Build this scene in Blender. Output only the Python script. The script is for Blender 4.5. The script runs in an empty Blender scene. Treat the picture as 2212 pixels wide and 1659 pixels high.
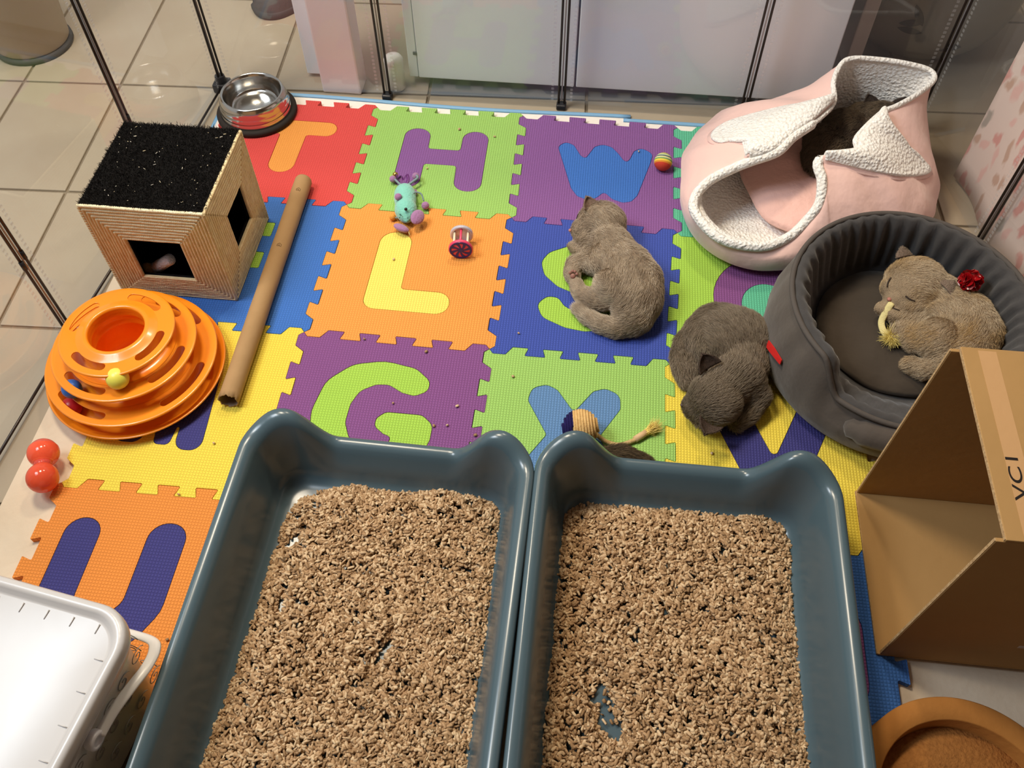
import bpy, bmesh, math, random
import numpy as np
from mathutils import Matrix, Vector
rng = np.random.default_rng(7)
random.seed(7)
SC = bpy.context.scene
COL = SC.collection
PI = math.pi

# ---------------------------------------------------------------- camera, world, lights, exposure
cam_data = bpy.data.cameras.new('camera')
cam = bpy.data.objects.new('camera', cam_data)
COL.objects.link(cam)
Rw = [[0.9942, 0.1071, -0.0048], [0.0846, -0.8113, -0.5784], [-0.0658, 0.5747, -0.8157]]
cam.matrix_world = Matrix(((Rw[0][0], -Rw[1][0], -Rw[2][0], 0.4367), (Rw[0][1], -Rw[1][1], -Rw[2][1], -1.1645),
                           (Rw[0][2], -Rw[1][2], -Rw[2][2], 1.1491), (0, 0, 0, 1)))
cam_data.sensor_fit = 'HORIZONTAL'
cam_data.sensor_width = 36.0
cam_data.lens = 1906.74 / 2212 * 36.0
cam_data.clip_start = 0.02
SC.camera = cam

SC.view_settings.view_transform = 'Standard'
SC.view_settings.look = 'None'
SC.view_settings.gamma = 1.0
SC.view_settings.use_curve_mapping = False
SC.view_settings.exposure = 0.45

world = bpy.data.worlds.new('room_light')
SC.world = world
world.use_nodes = True
bg = world.node_tree.nodes['Background']
bg.inputs[0].default_value = (0.96, 0.96, 0.94, 1)
bg.inputs[1].default_value = 0.38


def area(name, loc, target, size, power, color, size_y=None, shape='RECTANGLE'):
    d = bpy.data.lights.new(name, 'AREA')
    d.shape = shape
    d.size = size
    if shape == 'RECTANGLE':
        d.size_y = size_y or size
    d.energy = power
    d.color = color
    o = bpy.data.objects.new(name, d)
    COL.objects.link(o)
    o.location = loc
    o.rotation_euler = (Vector(target) - Vector(loc)).to_track_quat('-Z', 'Y').to_euler()
    return o


area('cool_overhead_fill', (-0.95, -0.62, 2.0), (0.35, 0.15, 0), 0.8, 22, (0.76, 0.88, 1.0), 0.6)  # added cool light overhead to brighten the cabinet; no window hangs there
area('ceiling_lamp_main', (-0.28, 0.14, 2.1), (0.2, 0.0, 0), 0.42, 20, (1.0, 0.86, 0.66), shape='DISK')
area('ceiling_lamp_back', (0.45, 0.85, 2.2), (0.6, 0.2, 0), 0.2, 9, (1.0, 0.85, 0.62), shape='DISK')
area('ceiling_lamp_front', (-0.85, -0.5, 2.1), (0.0, -0.6, 0), 0.16, 5, (1.0, 0.82, 0.56), shape='DISK')


# ---------------------------------------------------------------- helpers: colours and materials
def lin(c):
    c = c / 255.0
    return c / 12.92 if c <= 0.04045 else ((c + 0.055) / 1.055) ** 2.4


def rgb(r, g, b):
    return (lin(r), lin(g), lin(b), 1.0)


class NT:
    def __init__(s, m):
        s.t = m.node_tree
        s.n = s.t.nodes

    def add(s, typ, **kw):
        n = s.n.new(typ)
        for k, v in kw.items():
            if k == 'ins':
                for i, val in v.items():
                    n.inputs[i].default_value = val
            else:
                setattr(n, k, v)
        return n

    def link(s, a, b):
        s.t.links.new(a, b)

    def math(s, op, a, b=None):
        n = s.add('ShaderNodeMath', operation=op)
        for i, v in enumerate((a, b)):
            if v is None:
                continue
            if hasattr(v, 'links'):
                s.link(v, n.inputs[i])
            else:
                n.inputs[i].default_value = v
        return n.outputs[0]


def mat(name, col, rough=0.6, spec=0.5, metal=0.0, noise=None, bump=None, col2=None, weave=None, sheen=0.0,
        coat=0.0, trans=0.0, sss=0.0, ior=None):
    """noise=(scale, amount) mixes col with col2; bump=(scale, distance); weave=(pitch, distance)"""
    m = bpy.data.materials.new(name)
    m.use_nodes = True
    nt = NT(m)
    b = nt.n['Principled BSDF']
    b.inputs['Base Color'].default_value = col
    b.inputs['Roughness'].default_value = rough
    b.inputs['Metallic'].default_value = metal
    b.inputs['Specular IOR Level'].default_value = spec
    if sheen:
        b.inputs['Sheen Weight'].default_value = sheen
        b.inputs['Sheen Roughness'].default_value = 0.5
    if coat:
        b.inputs['Coat Weight'].default_value = coat
        b.inputs['Coat Roughness'].default_value = 0.08
    if trans:
        b.inputs['Transmission Weight'].default_value = trans
    if ior:
        b.inputs['IOR'].default_value = ior
    if sss:
        b.inputs['Subsurface Weight'].default_value = sss
        b.inputs['Subsurface Radius'].default_value = (0.01, 0.008, 0.006)
        b.inputs['Subsurface Scale'].default_value = 0.3
    tc = nt.add('ShaderNodeTexCoord')
    co = tc.outputs['Object']
    if noise:
        nz = nt.add('ShaderNodeTexNoise', ins={'Scale': noise[0], 'Detail': 5.0, 'Roughness': 0.6})
        nt.link(co, nz.inputs['Vector'])
        mr = nt.add('ShaderNodeMapRange', ins={'From Min': 0.32, 'From Max': 0.68, 'To Min': 0.0, 'To Max': noise[1]})
        nt.link(nz.outputs['Fac'], mr.inputs['Value'])
        mx = nt.add('ShaderNodeMix', data_type='RGBA')
        mx.inputs[6].default_value = col
        mx.inputs[7].default_value = col2 or tuple(x * 0.6 for x in col[:3]) + (1,)
        nt.link(mr.outputs[0], mx.inputs[0])
        nt.link(mx.outputs[2], b.inputs['Base Color'])
    last = None
    if weave:
        sp = nt.add('ShaderNodeSeparateXYZ')
        nt.link(co, sp.inputs[0])
        k = PI / weave[0]
        sx = nt.math('ABSOLUTE', nt.math('SINE', nt.math('MULTIPLY', sp.outputs[0], k)))
        sy = nt.math('ABSOLUTE', nt.math('SINE', nt.math('MULTIPLY', sp.outputs[1], k)))
        h = nt.math('POWER', nt.math('MULTIPLY', sx, sy), 0.5)
        bp = nt.add('ShaderNodeBump', ins={'Strength': 1.0, 'Distance': weave[1]})
        nt.link(h, bp.inputs['Height'])
        last = bp
    if bump:
        nz = nt.add('ShaderNodeTexNoise', ins={'Scale': bump[0], 'Detail': 4.0})
        nt.link(co, nz.inputs['Vector'])
        bp = nt.add('ShaderNodeBump', ins={'Strength': 1.0, 'Distance': bump[1]})
        nt.link(nz.outputs['Fac'], bp.inputs['Height'])
        if last:
            nt.link(last.outputs[0], bp.inputs['Normal'])
        last = bp
    if last:
        nt.link(last.outputs[0], b.inputs['Normal'])
    return m


def mat_fleece(name, c1, c2, scale=150, dist=0.004):
    m = bpy.data.materials.new(name)
    m.use_nodes = True
    nt = NT(m)
    b = nt.n['Principled BSDF']
    b.inputs['Roughness'].default_value = 0.95
    b.inputs['Specular IOR Level'].default_value = 0.1
    b.inputs['Sheen Weight'].default_value = 0.3
    tc = nt.add('ShaderNodeTexCoord')
    v = nt.add('ShaderNodeTexVoronoi', feature='SMOOTH_F1', ins={'Scale': scale, 'Smoothness': 0.6})
    nt.link(tc.outputs['Object'], v.inputs['Vector'])
    nz = nt.add('ShaderNodeTexNoise', ins={'Scale': scale * 2.2, 'Detail': 3.0})
    nt.link(tc.outputs['Object'], nz.inputs['Vector'])
    h = nt.math('SUBTRACT', nt.math('MULTIPLY', nz.outputs['Fac'], 0.5), v.outputs['Distance'])
    bp = nt.add('ShaderNodeBump', ins={'Strength': 1.0, 'Distance': dist})
    nt.link(h, bp.inputs['Height'])
    nt.link(bp.outputs[0], b.inputs['Normal'])
    mr = nt.add('ShaderNodeMapRange', ins={'From Min': 0.25, 'From Max': 0.75})
    nt.link(v.outputs['Distance'], mr.inputs['Value'])
    mx = nt.add('ShaderNodeMix', data_type='RGBA')
    mx.inputs[6].default_value = c1
    mx.inputs[7].default_value = c2
    nt.link(mr.outputs[0], mx.inputs[0])
    nt.link(mx.outputs[2], b.inputs['Base Color'])
    return m


def mat_island(name, c1, c2, c3, rough=0.8, bump=None):
    """a different tint for every loose piece"""
    m = bpy.data.materials.new(name)
    m.use_nodes = True
    nt = NT(m)
    b = nt.n['Principled BSDF']
    b.inputs['Roughness'].default_value = rough
    b.inputs['Specular IOR Level'].default_value = 0.25
    g = nt.add('ShaderNodeNewGeometry')
    r = nt.add('ShaderNodeValToRGB')
    r.color_ramp.elements[0].color = c1
    r.color_ramp.elements[1].color = c3
    e = r.color_ramp.elements.new(0.5)
    e.color = c2
    nt.link(g.outputs['Random Per Island'], r.inputs[0])
    nt.link(r.outputs[0], b.inputs['Base Color'])
    return m


def mat_hair(name, c1, c2, c3=None, nscale=14, rough=0.6):
    m = bpy.data.materials.new(name)
    m.use_nodes = True
    nt = NT(m)
    b = nt.n['Principled BSDF']
    b.inputs['Roughness'].default_value = rough
    b.inputs['Specular IOR Level'].default_value = 0.2
    hi = nt.add('ShaderNodeHairInfo')
    mx = nt.add('ShaderNodeMix', data_type='RGBA')
    mx.inputs[6].default_value = c1
    mx.inputs[7].default_value = c2
    nt.link(hi.outputs['Random'], mx.inputs[0])
    out = mx.outputs[2]
    if c3:
        tc = nt.add('ShaderNodeTexCoord')
        nz = nt.add('ShaderNodeTexNoise', ins={'Scale': nscale, 'Detail': 2.0})
        nt.link(tc.outputs['Object'], nz.inputs['Vector'])
        mr = nt.add('ShaderNodeMapRange', ins={'From Min': 0.42, 'From Max': 0.62})
        nt.link(nz.outputs['Fac'], mr.inputs['Value'])
        m2 = nt.add('ShaderNodeMix', data_type='RGBA')
        nt.link(mr.outputs[0], m2.inputs[0])
        nt.link(out, m2.inputs[6])
        m2.inputs[7].default_value = c3
        out = m2.outputs[2]
    nt.link(out, b.inputs['Base Color'])
    return m


def mat_clear(name, tint, haze=0.03, ior=1.45, rough=0.02, hazecol=(0.9, 0.9, 0.9, 1)):
    """thin clear sheet: see-through with fresnel reflections and a little haze"""
    m = bpy.data.materials.new(name)
    m.use_nodes = True
    nt = NT(m)
    nt.n.remove(nt.n['Principled BSDF'])
    out = nt.n['Material Output']
    tr = nt.add('ShaderNodeBsdfTransparent')
    tr.inputs[0].default_value = tint
    gl = nt.add('ShaderNodeBsdfGlossy')
    gl.inputs['Roughness'].default_value = rough
    df = nt.add('ShaderNodeBsdfDiffuse')
    df.inputs[0].default_value = hazecol
    lw = nt.add('ShaderNodeLayerWeight', ins={'Blend': 0.5})
    f0 = ((ior - 1) / (ior + 1)) ** 2 * 1.9
    fr = nt.add('ShaderNodeMath', operation='MULTIPLY_ADD', use_clamp=True)
    nt.link(nt.math('POWER', lw.outputs['Facing'], 5.0), fr.inputs[0])
    fr.inputs[1].default_value = 1 - f0
    fr.inputs[2].default_value = f0
    m1 = nt.add('ShaderNodeMixShader')
    m1.inputs[0].default_value = haze
    nt.link(tr.outputs[0], m1.inputs[1])
    nt.link(df.outputs[0], m1.inputs[2])
    m2 = nt.add('ShaderNodeMixShader')
    nt.link(fr.outputs[0], m2.inputs[0])
    nt.link(m1.outputs[0], m2.inputs[1])
    nt.link(gl.outputs[0], m2.inputs[2])
    nt.link(m2.outputs[0], out.inputs[0])
    return m


# ---------------------------------------------------------------- helpers: objects and meshes
def world_off(p):
    v = Vector((0, 0, 0))
    while p is not None:
        v += p.location
        p = p.parent
    return v


def tag(o, label, cat, group=None, kind=None):
    o['label'] = label
    o['category'] = cat
    if group:
        o['group'] = group
    if kind:
        o['kind'] = kind
    return o


def thing(name, label, cat, loc, group=None):
    o = bpy.data.objects.new(name, None)
    o.empty_display_size = 0.02
    COL.objects.link(o)
    o.location = loc
    return tag(o, label, cat, group)


def fast_mesh(name, verts, faces):
    verts = np.asarray(verts, np.float32)
    me = bpy.data.meshes.new(name)
    if isinstance(faces, np.ndarray):
        n, k = faces.shape
        me.vertices.add(len(verts))
        me.vertices.foreach_set('co', verts.ravel())
        me.loops.add(n * k)
        me.loops.foreach_set('vertex_index', faces.astype(np.int32).ravel())
        me.polygons.add(n)
        me.polygons.foreach_set('loop_start', np.arange(0, n * k, k, dtype=np.int32))
        me.update(calc_edges=True)
    else:
        me.from_pydata([tuple(map(float, v)) for v in verts], [], [tuple(map(int, f)) for f in faces])
        me.update()
    return me


def obj(name, me, m=None, parent=None, smooth=True, kind=None, label=None, rebase=True):
    """link a mesh given in world coordinates; its origin goes to the thing's base, or to its own base when top-level"""
    o = bpy.data.objects.new(name, me)
    COL.objects.link(o)
    if m is not None:
        me.materials.append(m)
    if parent is not None:
        off = world_off(parent)
        o.parent = parent
    elif rebase:
        co = np.empty(len(me.vertices) * 3, np.float32)
        me.vertices.foreach_get('co', co)
        co = co.reshape(-1, 3)
        lo, hi = co.min(0), co.max(0)
        off = Vector(((lo[0] + hi[0]) / 2, (lo[1] + hi[1]) / 2, lo[2]))
        o.location = off
    else:
        off = Vector((0, 0, 0))
    me.transform(Matrix.Translation(-off))
    if smooth:
        me.polygons.foreach_set('use_smooth', [True] * len(me.polygons))
    me.update()
    if kind:
        o['kind'] = kind
    if label:
        o['label'] = label
    return o


class MB:
    """collects shapes and links them as one mesh"""
    def __init__(s):
        s.v = []
        s.f = []

    def add(s, v, f):
        n = len(s.v)
        s.v += [tuple(map(float, p)) for p in v]
        s.f += [tuple(int(i) + n for i in q) for q in f]
        return s

    def mesh(s, name):
        return fast_mesh(name, s.v, s.f)

    def build(s, name, m, parent=None, smooth=True, kind=None, label=None):
        return obj(name, s.mesh(name), m, parent, smooth, kind, label)


def box_vf(lo, hi, ch=0.0):
    x0, y0, z0 = lo
    x1, y1, z1 = hi
    if ch <= 0:
        v = [(x0, y0, z0), (x1, y0, z0), (x1, y1, z0), (x0, y1, z0), (x0, y0, z1), (x1, y0, z1), (x1, y1, z1), (x0, y1, z1)]
        f = [(3, 2, 1, 0), (4, 5, 6, 7), (0, 1, 5, 4), (1, 2, 6, 5), (2, 3, 7, 6), (3, 0, 4, 7)]
        return v, f
    bm = bmesh.new()
    bmesh.ops.create_cube(bm, size=1.0)
    for q in bm.verts:
        q.co = Vector(((x0 + x1) / 2 + q.co.x * (x1 - x0), (y0 + y1) / 2 + q.co.y * (y1 - y0), (z0 + z1) / 2 + q.co.z * (z1 - z0)))
    bmesh.ops.bevel(bm, geom=list(bm.edges), offset=ch, segments=2, affect='EDGES', profile=0.5)
    bm.verts.index_update()
    v = [q.co[:] for q in bm.verts]
    f = [[q.index for q in p.verts] for p in bm.faces]
    bm.free()
    return v, f


def loft_vf(rings, closed=True, cap0=False, cap1=False):
    n = len(rings[0])
    v = [p for r in rings for p in r]
    f = []
    for i in range(len(rings) - 1):
        for j in range(n if closed else n - 1):
            k = (j + 1) % n
            f.append((i * n + j, i * n + k, (i + 1) * n + k, (i + 1) * n + j))
    if cap0:
        f.append(tuple(range(n - 1, -1, -1)))
    if cap1:
        f.append(tuple((len(rings) - 1) * n + j for j in range(n)))
    return v, f


def lathe_vf(profile, seg=48, center=(0, 0, 0), cap0=False, cap1=False, M=None):
    rings = []
    for r, z in profile:
        ring = []
        for j in range(seg):
            a = 2 * PI * j / seg
            p = Vector((r * math.cos(a), r * math.sin(a), z))
            if M is not None:
                p = M @ p
            ring.append((p.x + center[0], p.y + center[1], p.z + center[2]))
        rings.append(ring)
    return loft_vf(rings, True, cap0, cap1)


def tube_vf(pts, rad, seg=10, cap=True, flat=1.0):
    P = [Vector(p) for p in pts]
    n = len(P)
    rad = [rad] * n if not hasattr(rad, '__len__') else rad
    up = Vector((0, 0, 1))
    rings = []
    t0 = (P[1] - P[0]).normalized()
    nrm = up.cross(t0)
    if nrm.length < 1e-3:
        nrm = Vector((1, 0, 0)).cross(t0)
    nrm.normalize()
    for i in range(n):
        t = (P[min(i + 1, n - 1)] - P[max(i - 1, 0)]).normalized()
        nrm = (nrm - t * nrm.dot(t)).normalized()
        b = t.cross(nrm)
        rings.append([tuple(P[i] + nrm * (rad[i] * math.cos(2 * PI * j / seg)) + b * (rad[i] * flat * math.sin(2 * PI * j / seg))) for j in range(seg)])
    return loft_vf(rings, True, cap, cap)


def ball_vf(c, r, seg=16, M=None):
    rx, ry, rz = (r, r, r) if not hasattr(r, '__len__') else r
    bm = bmesh.new()
    bmesh.ops.create_icosphere(bm, subdivisions=3 if seg > 12 else 2, radius=1.0)
    v = []
    for q in bm.verts:
        p = Vector((q.co.x * rx, q.co.y * ry, q.co.z * rz))
        if M is not None:
            p = M @ p
        v.append((p.x + c[0], p.y + c[1], p.z + c[2]))
    f = [[q.index for q in p.verts] for p in bm.faces]
    bm.free()
    return v, f


def catmull(pts, sub=8, closed=False):
    P = [np.array(p, float) for p in pts]
    n = len(P)
    out = []
    for i in range(n if closed else n - 1):
        if closed:
            a, b, c, d = P[i - 1], P[i], P[(i + 1) % n], P[(i + 2) % n]
        else:
            a, b, c, d = P[max(i - 1, 0)], P[i], P[i + 1], P[min(i + 2, n - 1)]
        for k in range(sub):
            t = k / sub
            out.append(0.5 * ((2 * b) + (c - a) * t + (2 * a - 5 * b + 4 * c - d) * t * t + (3 * b - a - 3 * c + d) * t ** 3))
    if not closed:
        out.append(P[-1])
    return [tuple(p) for p in out]


def fillet(pts, default=0.02):
    """round the corners of a closed polygon; pts = (u, v[, radius])"""
    n = len(pts)
    out = []
    for i in range(n):
        p = np.array(pts[i][:2], float)
        r = pts[i][2] if len(pts[i]) > 2 else default
        a = np.array(pts[i - 1][:2], float) - p
        b = np.array(pts[(i + 1) % n][:2], float) - p
        la, lb = np.linalg.norm(a), np.linalg.norm(b)
        if r <= 0 or la < 1e-6 or lb < 1e-6:
            out.append(tuple(p))
            continue
        a /= la
        b /= lb
        ang = math.acos(max(-1, min(1, float(a @ b))))
        if ang > PI - 0.05:
            out.append(tuple(p))
            continue
        d = min(r / math.tan(ang / 2), la * 0.49, lb * 0.49)
        rr = d * math.tan(ang / 2)
        mid = (a + b) / np.linalg.norm(a + b)
        c = p + mid * (rr / math.sin(ang / 2))
        s0 = p + a * d - c
        s1 = p + b * d - c
        a0 = math.atan2(s0[1], s0[0])
        da = math.atan2(s1[1], s1[0]) - a0
        da = (da + PI) % (2 * PI) - PI
        k = max(2, int(abs(da) / 0.26) + 1)
        for t in range(k + 1):
            q = a0 + da * t / k
            out.append((c[0] + rr * math.cos(q), c[1] + rr * math.sin(q)))
    return out


def filled_mesh(name, outlines, half, bevel=0.0, zc=0.0, scale=1.0):
    """flat piece with the given outlines (holes by even-odd), as a curve turned into a mesh"""
    cu = bpy.data.curves.new(name, 'CURVE')
    cu.dimensions = '2D'
    cu.fill_mode = 'BOTH'
    cu.extrude = max(half - bevel, 1e-5)
    cu.bevel_depth = bevel
    cu.bevel_resolution = 1
    cu.offset = -bevel
    for ol in outlines:
        sp = cu.splines.new('POLY')
        sp.points.add(len(ol) - 1)
        for p, q in zip(sp.points, ol):
            p.co = (q[0] * scale, q[1] * scale, 0, 1)
        sp.use_cyclic_u = True
    t = bpy.data.objects.new('tmp', cu)
    COL.objects.link(t)
    bpy.context.view_layer.update()
    dg = bpy.context.evaluated_depsgraph_get()
    me = bpy.data.meshes.new_from_object(t.evaluated_get(dg))
    bpy.data.objects.remove(t)
    bpy.data.curves.remove(cu)
    me.name = name
    me.materials.clear()
    me.transform(Matrix.Translation((0, 0, zc)))
    return me


def get_co(me):
    co = np.empty(len(me.vertices) * 3, np.float32)
    me.vertices.foreach_get('co', co)
    return co.reshape(-1, 3)


def set_co(me, co):
    me.vertices.foreach_set('co', np.asarray(co, np.float32).ravel())
    me.update()


def text_mesh(name, body, size, thick=0.0003):
    cu = bpy.data.curves.new(name, 'FONT')
    cu.body = body
    cu.size = size
    cu.extrude = thick
    cu.align_x = 'CENTER'
    cu.align_y = 'CENTER'
    t = bpy.data.objects.new('tmp', cu)
    COL.objects.link(t)
    bpy.context.view_layer.update()
    me = bpy.data.meshes.new_from_object(t.evaluated_get(bpy.context.evaluated_depsgraph_get()))
    bpy.data.objects.remove(t)
    me.materials.clear()
    return me


def evaluated(me, mods, name='m'):
    """run a mesh through modifiers and return the new mesh"""
    t = bpy.data.objects.new('tmp', me)
    COL.objects.link(t)
    for typ, kw in mods:
        md = t.modifiers.new(typ, typ)
        for k, v in kw.items():
            setattr(md, k, v)
    bpy.context.view_layer.update()
    out = bpy.data.meshes.new_from_object(t.evaluated_get(bpy.context.evaluated_depsgraph_get()))
    bpy.data.objects.remove(t)
    out.name = name
    return out


def hair_object(name, roots, dirs, lens, radius, m, parent, pts=4, bend=None, tipfrac=0.25, kind='stuff'):
    """strands as one curves object; roots in world coordinates"""
    off = np.array(world_off(parent))
    n = len(roots)
    cu = bpy.data.hair_curves.new(name)
    cu.add_curves([pts] * n)
    t = np.linspace(0, 1, pts)
    P = roots[:, None, :] - off + dirs[:, None, :] * (lens[:, None, None] * t[None, :, None])
    if bend is not None:
        P += bend[:, None, :] * (lens[:, None, None] * (t ** 2)[None, :, None])
    cu.position_data.foreach_set('vector', P.astype(np.float32).ravel())
    ra = cu.attributes.get('radius') or cu.attributes.new('radius', 'FLOAT', 'POINT')
    rr = np.tile(radius * (1 - (1 - tipfrac) * t), n).astype(np.float32)
    ra.data.foreach_set('value', rr)
    cu.materials.append(m)
    o = bpy.data.objects.new(name, cu)
    COL.objects.link(o)
    o.parent = parent
    o['kind'] = kind
    return o


def sample_mesh(me, n):
    me.calc_loop_triangles()
    nt_ = len(me.loop_triangles)
    tri = np.empty(nt_ * 3, np.int32)
    me.loop_triangles.foreach_get('vertices', tri)
    tri = tri.reshape(-1, 3)
    co = get_co(me)
    nr = np.empty(len(me.vertices) * 3, np.float32)
    me.vertices.foreach_get('normal', nr)
    nr = nr.reshape(-1, 3)
    a, b, c = co[tri[:, 0]], co[tri[:, 1]], co[tri[:, 2]]
    ar = np.linalg.norm(np.cross(b - a, c - a), axis=1)
    idx = rng.choice(nt_, n, p=ar / ar.sum())
    u = rng.random(n)
    v = rng.random(n)
    fl = u + v > 1
    u[fl] = 1 - u[fl]
    v[fl] = 1 - v[fl]
    w = 1 - u - v
    P = a[idx] * w[:, None] + b[idx] * u[:, None] + c[idx] * v[:, None]
    N = nr[tri[idx, 0]] * w[:, None] + nr[tri[idx, 1]] * u[:, None] + nr[tri[idx, 2]] * v[:, None]
    N /= np.linalg.norm(N, axis=1)[:, None] + 1e-9
    return P, N


def unit(a):
    return a / (np.linalg.norm(a, axis=-1, keepdims=True) + 1e-9)


# ---------------------------------------------------------------- room: floor tiles, cabinet doors, posts
M_tile = mat('ceramic_tile', rgb(170, 157, 136), 0.3, 0.5, noise=(5, 0.55), col2=rgb(156, 138, 116), bump=(30, 0.0006))
M_tile_shaded = mat('ceramic_tile_shaded', rgb(120, 122, 124), 0.3, 0.5, noise=(5, 0.4), col2=rgb(104, 106, 110), bump=(30, 0.0006))  # greyer tile copy: shade along the cabinet foot painted into the colour
M_grout = mat('tile_grout', rgb(134, 120, 100), 0.9, 0.2, noise=(60, 0.5))
M_white = mat('white_lacquer', rgb(242, 245, 249), 0.35, 0.5, bump=(8, 0.0004))
M_whitepost = mat('white_paint', rgb(240, 228, 226), 0.45, 0.4, bump=(14, 0.0006))
M_darkgap = mat('dark_recess', rgb(86, 88, 94), 0.8, 0.3, bump=(20, 0.0005))

fl_loc = Vector((0, 0, 0))
floor = MB().add(*box_vf((-2.2, -2.2, -0.06), (2.8, 2.6, -0.004))).build('floor', M_grout, smooth=False)
floor['kind'] = 'structure'
ang = math.radians(2.7)
anchor = Vector((-0.235, 0.345, 0))
tile_me = None
xs = [-3, -2, -1, 0, 1, 2, 3, 4]
W_T, G_T = 0.328, 0.006
colx = [(-1.525, -1.203), (-1.197, -0.875), (-0.869, -0.537), (-0.531, -0.328), (-0.322, -0.003), (0.003, 0.325), (0.331, 0.653),
        (0.659, 0.981), (0.987, 1.309), (1.315, 1.637), (1.643, 1.965)]
shared = {}
for ci, (a, b) in enumerate(colx):
    for r in range(-4, 5):
        y0, y1 = r * W_T + 0.003, (r + 1) * W_T - 0.003
        cx, cy = (a + b) / 2, (y0 + y1) / 2
        p = anchor + Vector((cx * math.cos(ang) - cy * math.sin(ang), cx * math.sin(ang) + cy * math.cos(ang), 0))
        if -0.20 < p.x < 1.0 and -2 < p.y < 0.15:
            continue
        if p.y < -1.25 or p.y > 1.5:
            continue
        w = round(b - a, 3)
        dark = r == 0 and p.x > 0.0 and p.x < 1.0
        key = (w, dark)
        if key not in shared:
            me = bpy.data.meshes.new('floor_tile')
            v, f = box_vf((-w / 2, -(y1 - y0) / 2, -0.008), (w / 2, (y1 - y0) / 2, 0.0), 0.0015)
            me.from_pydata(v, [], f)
            me.materials.append(M_tile_shaded if dark else M_tile)
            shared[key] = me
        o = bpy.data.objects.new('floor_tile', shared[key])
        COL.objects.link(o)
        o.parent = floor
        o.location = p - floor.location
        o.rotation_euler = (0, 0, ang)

# unseen rest of the room, put in to dim the lower right (the left and back stay open to daylight)
M_wall = mat('wall_dark_brown', rgb(96, 76, 60), 0.8, 0.2, noise=(3, 0.2), bump=(40, 0.0008))  # dark brown to cut the light bounced onto the box
M_ceil = mat('ceiling_paint', rgb(226, 220, 210), 0.9, 0.2, bump=(40, 0.0005))
for nm, lo, hi, mm in (('unseen_wall_right', (1.62, -1.86, -0.004), (1.70, 2.5, 2.5), M_wall), ('unseen_wall_front', (-2.1, -1.94, -0.004), (1.70, -1.86, 2.5), M_wall), ('unseen_ceiling', (-2.1, -1.94, 2.5), (1.70, 2.5, 2.56), M_ceil)):
    o = MB().add(*box_vf(lo, hi)).build(nm, mm, None, False)
    o['kind'] = 'structure'

# white cabinet doors behind the pen: carcass with two doors hung clear of the floor
CABY = 0.392
cab = thing('white_cabinet', 'tall white cabinet with flat doors standing behind the clear pen', 'cabinet', (0.42, CABY + 0.2, 0))
MB().add(*box_vf((0.075, CABY + 0.012, 0.03), (0.885, CABY + 0.40, 0.9), 0.002)).build('carcass', M_darkgap, cab, False)
for x0, x1 in ((0.070, 0.392), (0.396, 0.892)):
    MB().add(*box_vf((x0, CABY - 0.006, 0.022), (x1, CABY + 0.012, 0.9), 0.002)).build('door', M_white, cab, False)
MB().add(*box_vf((0.050, CABY - 0.004, 0.022), (0.0685, CABY + 0.3, 0.9), 0.0015)).build('side_panel', M_white, cab, False)
MB().add(*box_vf((0.0625, CABY - 0.007, 0.075), (0.0705, CABY - 0.003, 0.081), 0.0006)).build('hinge', M_darkgap, cab, False, label='small grey hinge')
for x in (0.12, 0.84):
    for y in (CABY + 0.08, CABY + 0.34):
        MB().add(*lathe_vf([(0.02, 0.0), (0.02, 0.004), (0.014, 0.008), (0.014, 0.032)], 16, (x, y, 0), True, True)).build('foot', M_darkgap, cab)
# recess and slim white panel to the right of the cabinet
o = MB().add(*box_vf((0.955, 0.53, 0.0), (0.985, 0.62, 0.9), 0.003)).build('trim_2', M_whitepost, None, False)
o['kind'] = 'structure'
o = MB().add(*box_vf((-0.128, 0.345, 0.0), (-0.046, 0.40, 0.9), 0.004)).build('trim_1', M_whitepost, None, False)
o['kind'] = 'structure'
o = MB().add(*box_vf((-0.172, 0.395, 0.008), (-0.118, 0.42, 0.9), 0.002)).build('trim_3', M_white, None, False)
o['kind'] = 'structure'

# things standing on the tiles outside the pen
M_bin = mat('bin_plastic', rgb(176, 156, 130), 0.5, 0.4, bump=(60, 0.0005))
M_dk = mat('dark_rubber', rgb(62, 60, 60), 0.7, 0.3, bump=(80, 0.0006))
bn = thing('waste_bin', 'tapered beige waste bin with dark base ring outside the pen', 'bin', (-0.80, 0.45, 0))
MB().add(*lathe_vf([(0.0, 0.012), (0.075, 0.012), (0.078, 0.016), (0.10, 0.30), (0.106, 0.305), (0.106, 0.312), (0.098, 0.312), (0.075, 0.02), (0.0, 0.02)], 40, (-0.80, 0.45, 0))).build('body', M_bin, bn)
MB().add(*lathe_vf([(0.0, 0.0), (0.08, 0.0), (0.083, 0.004), (0.082, 0.012), (0.0, 0.0125)], 40, (-0.80, 0.45, 0))).build('base_ring', M_dk, bn)

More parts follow.
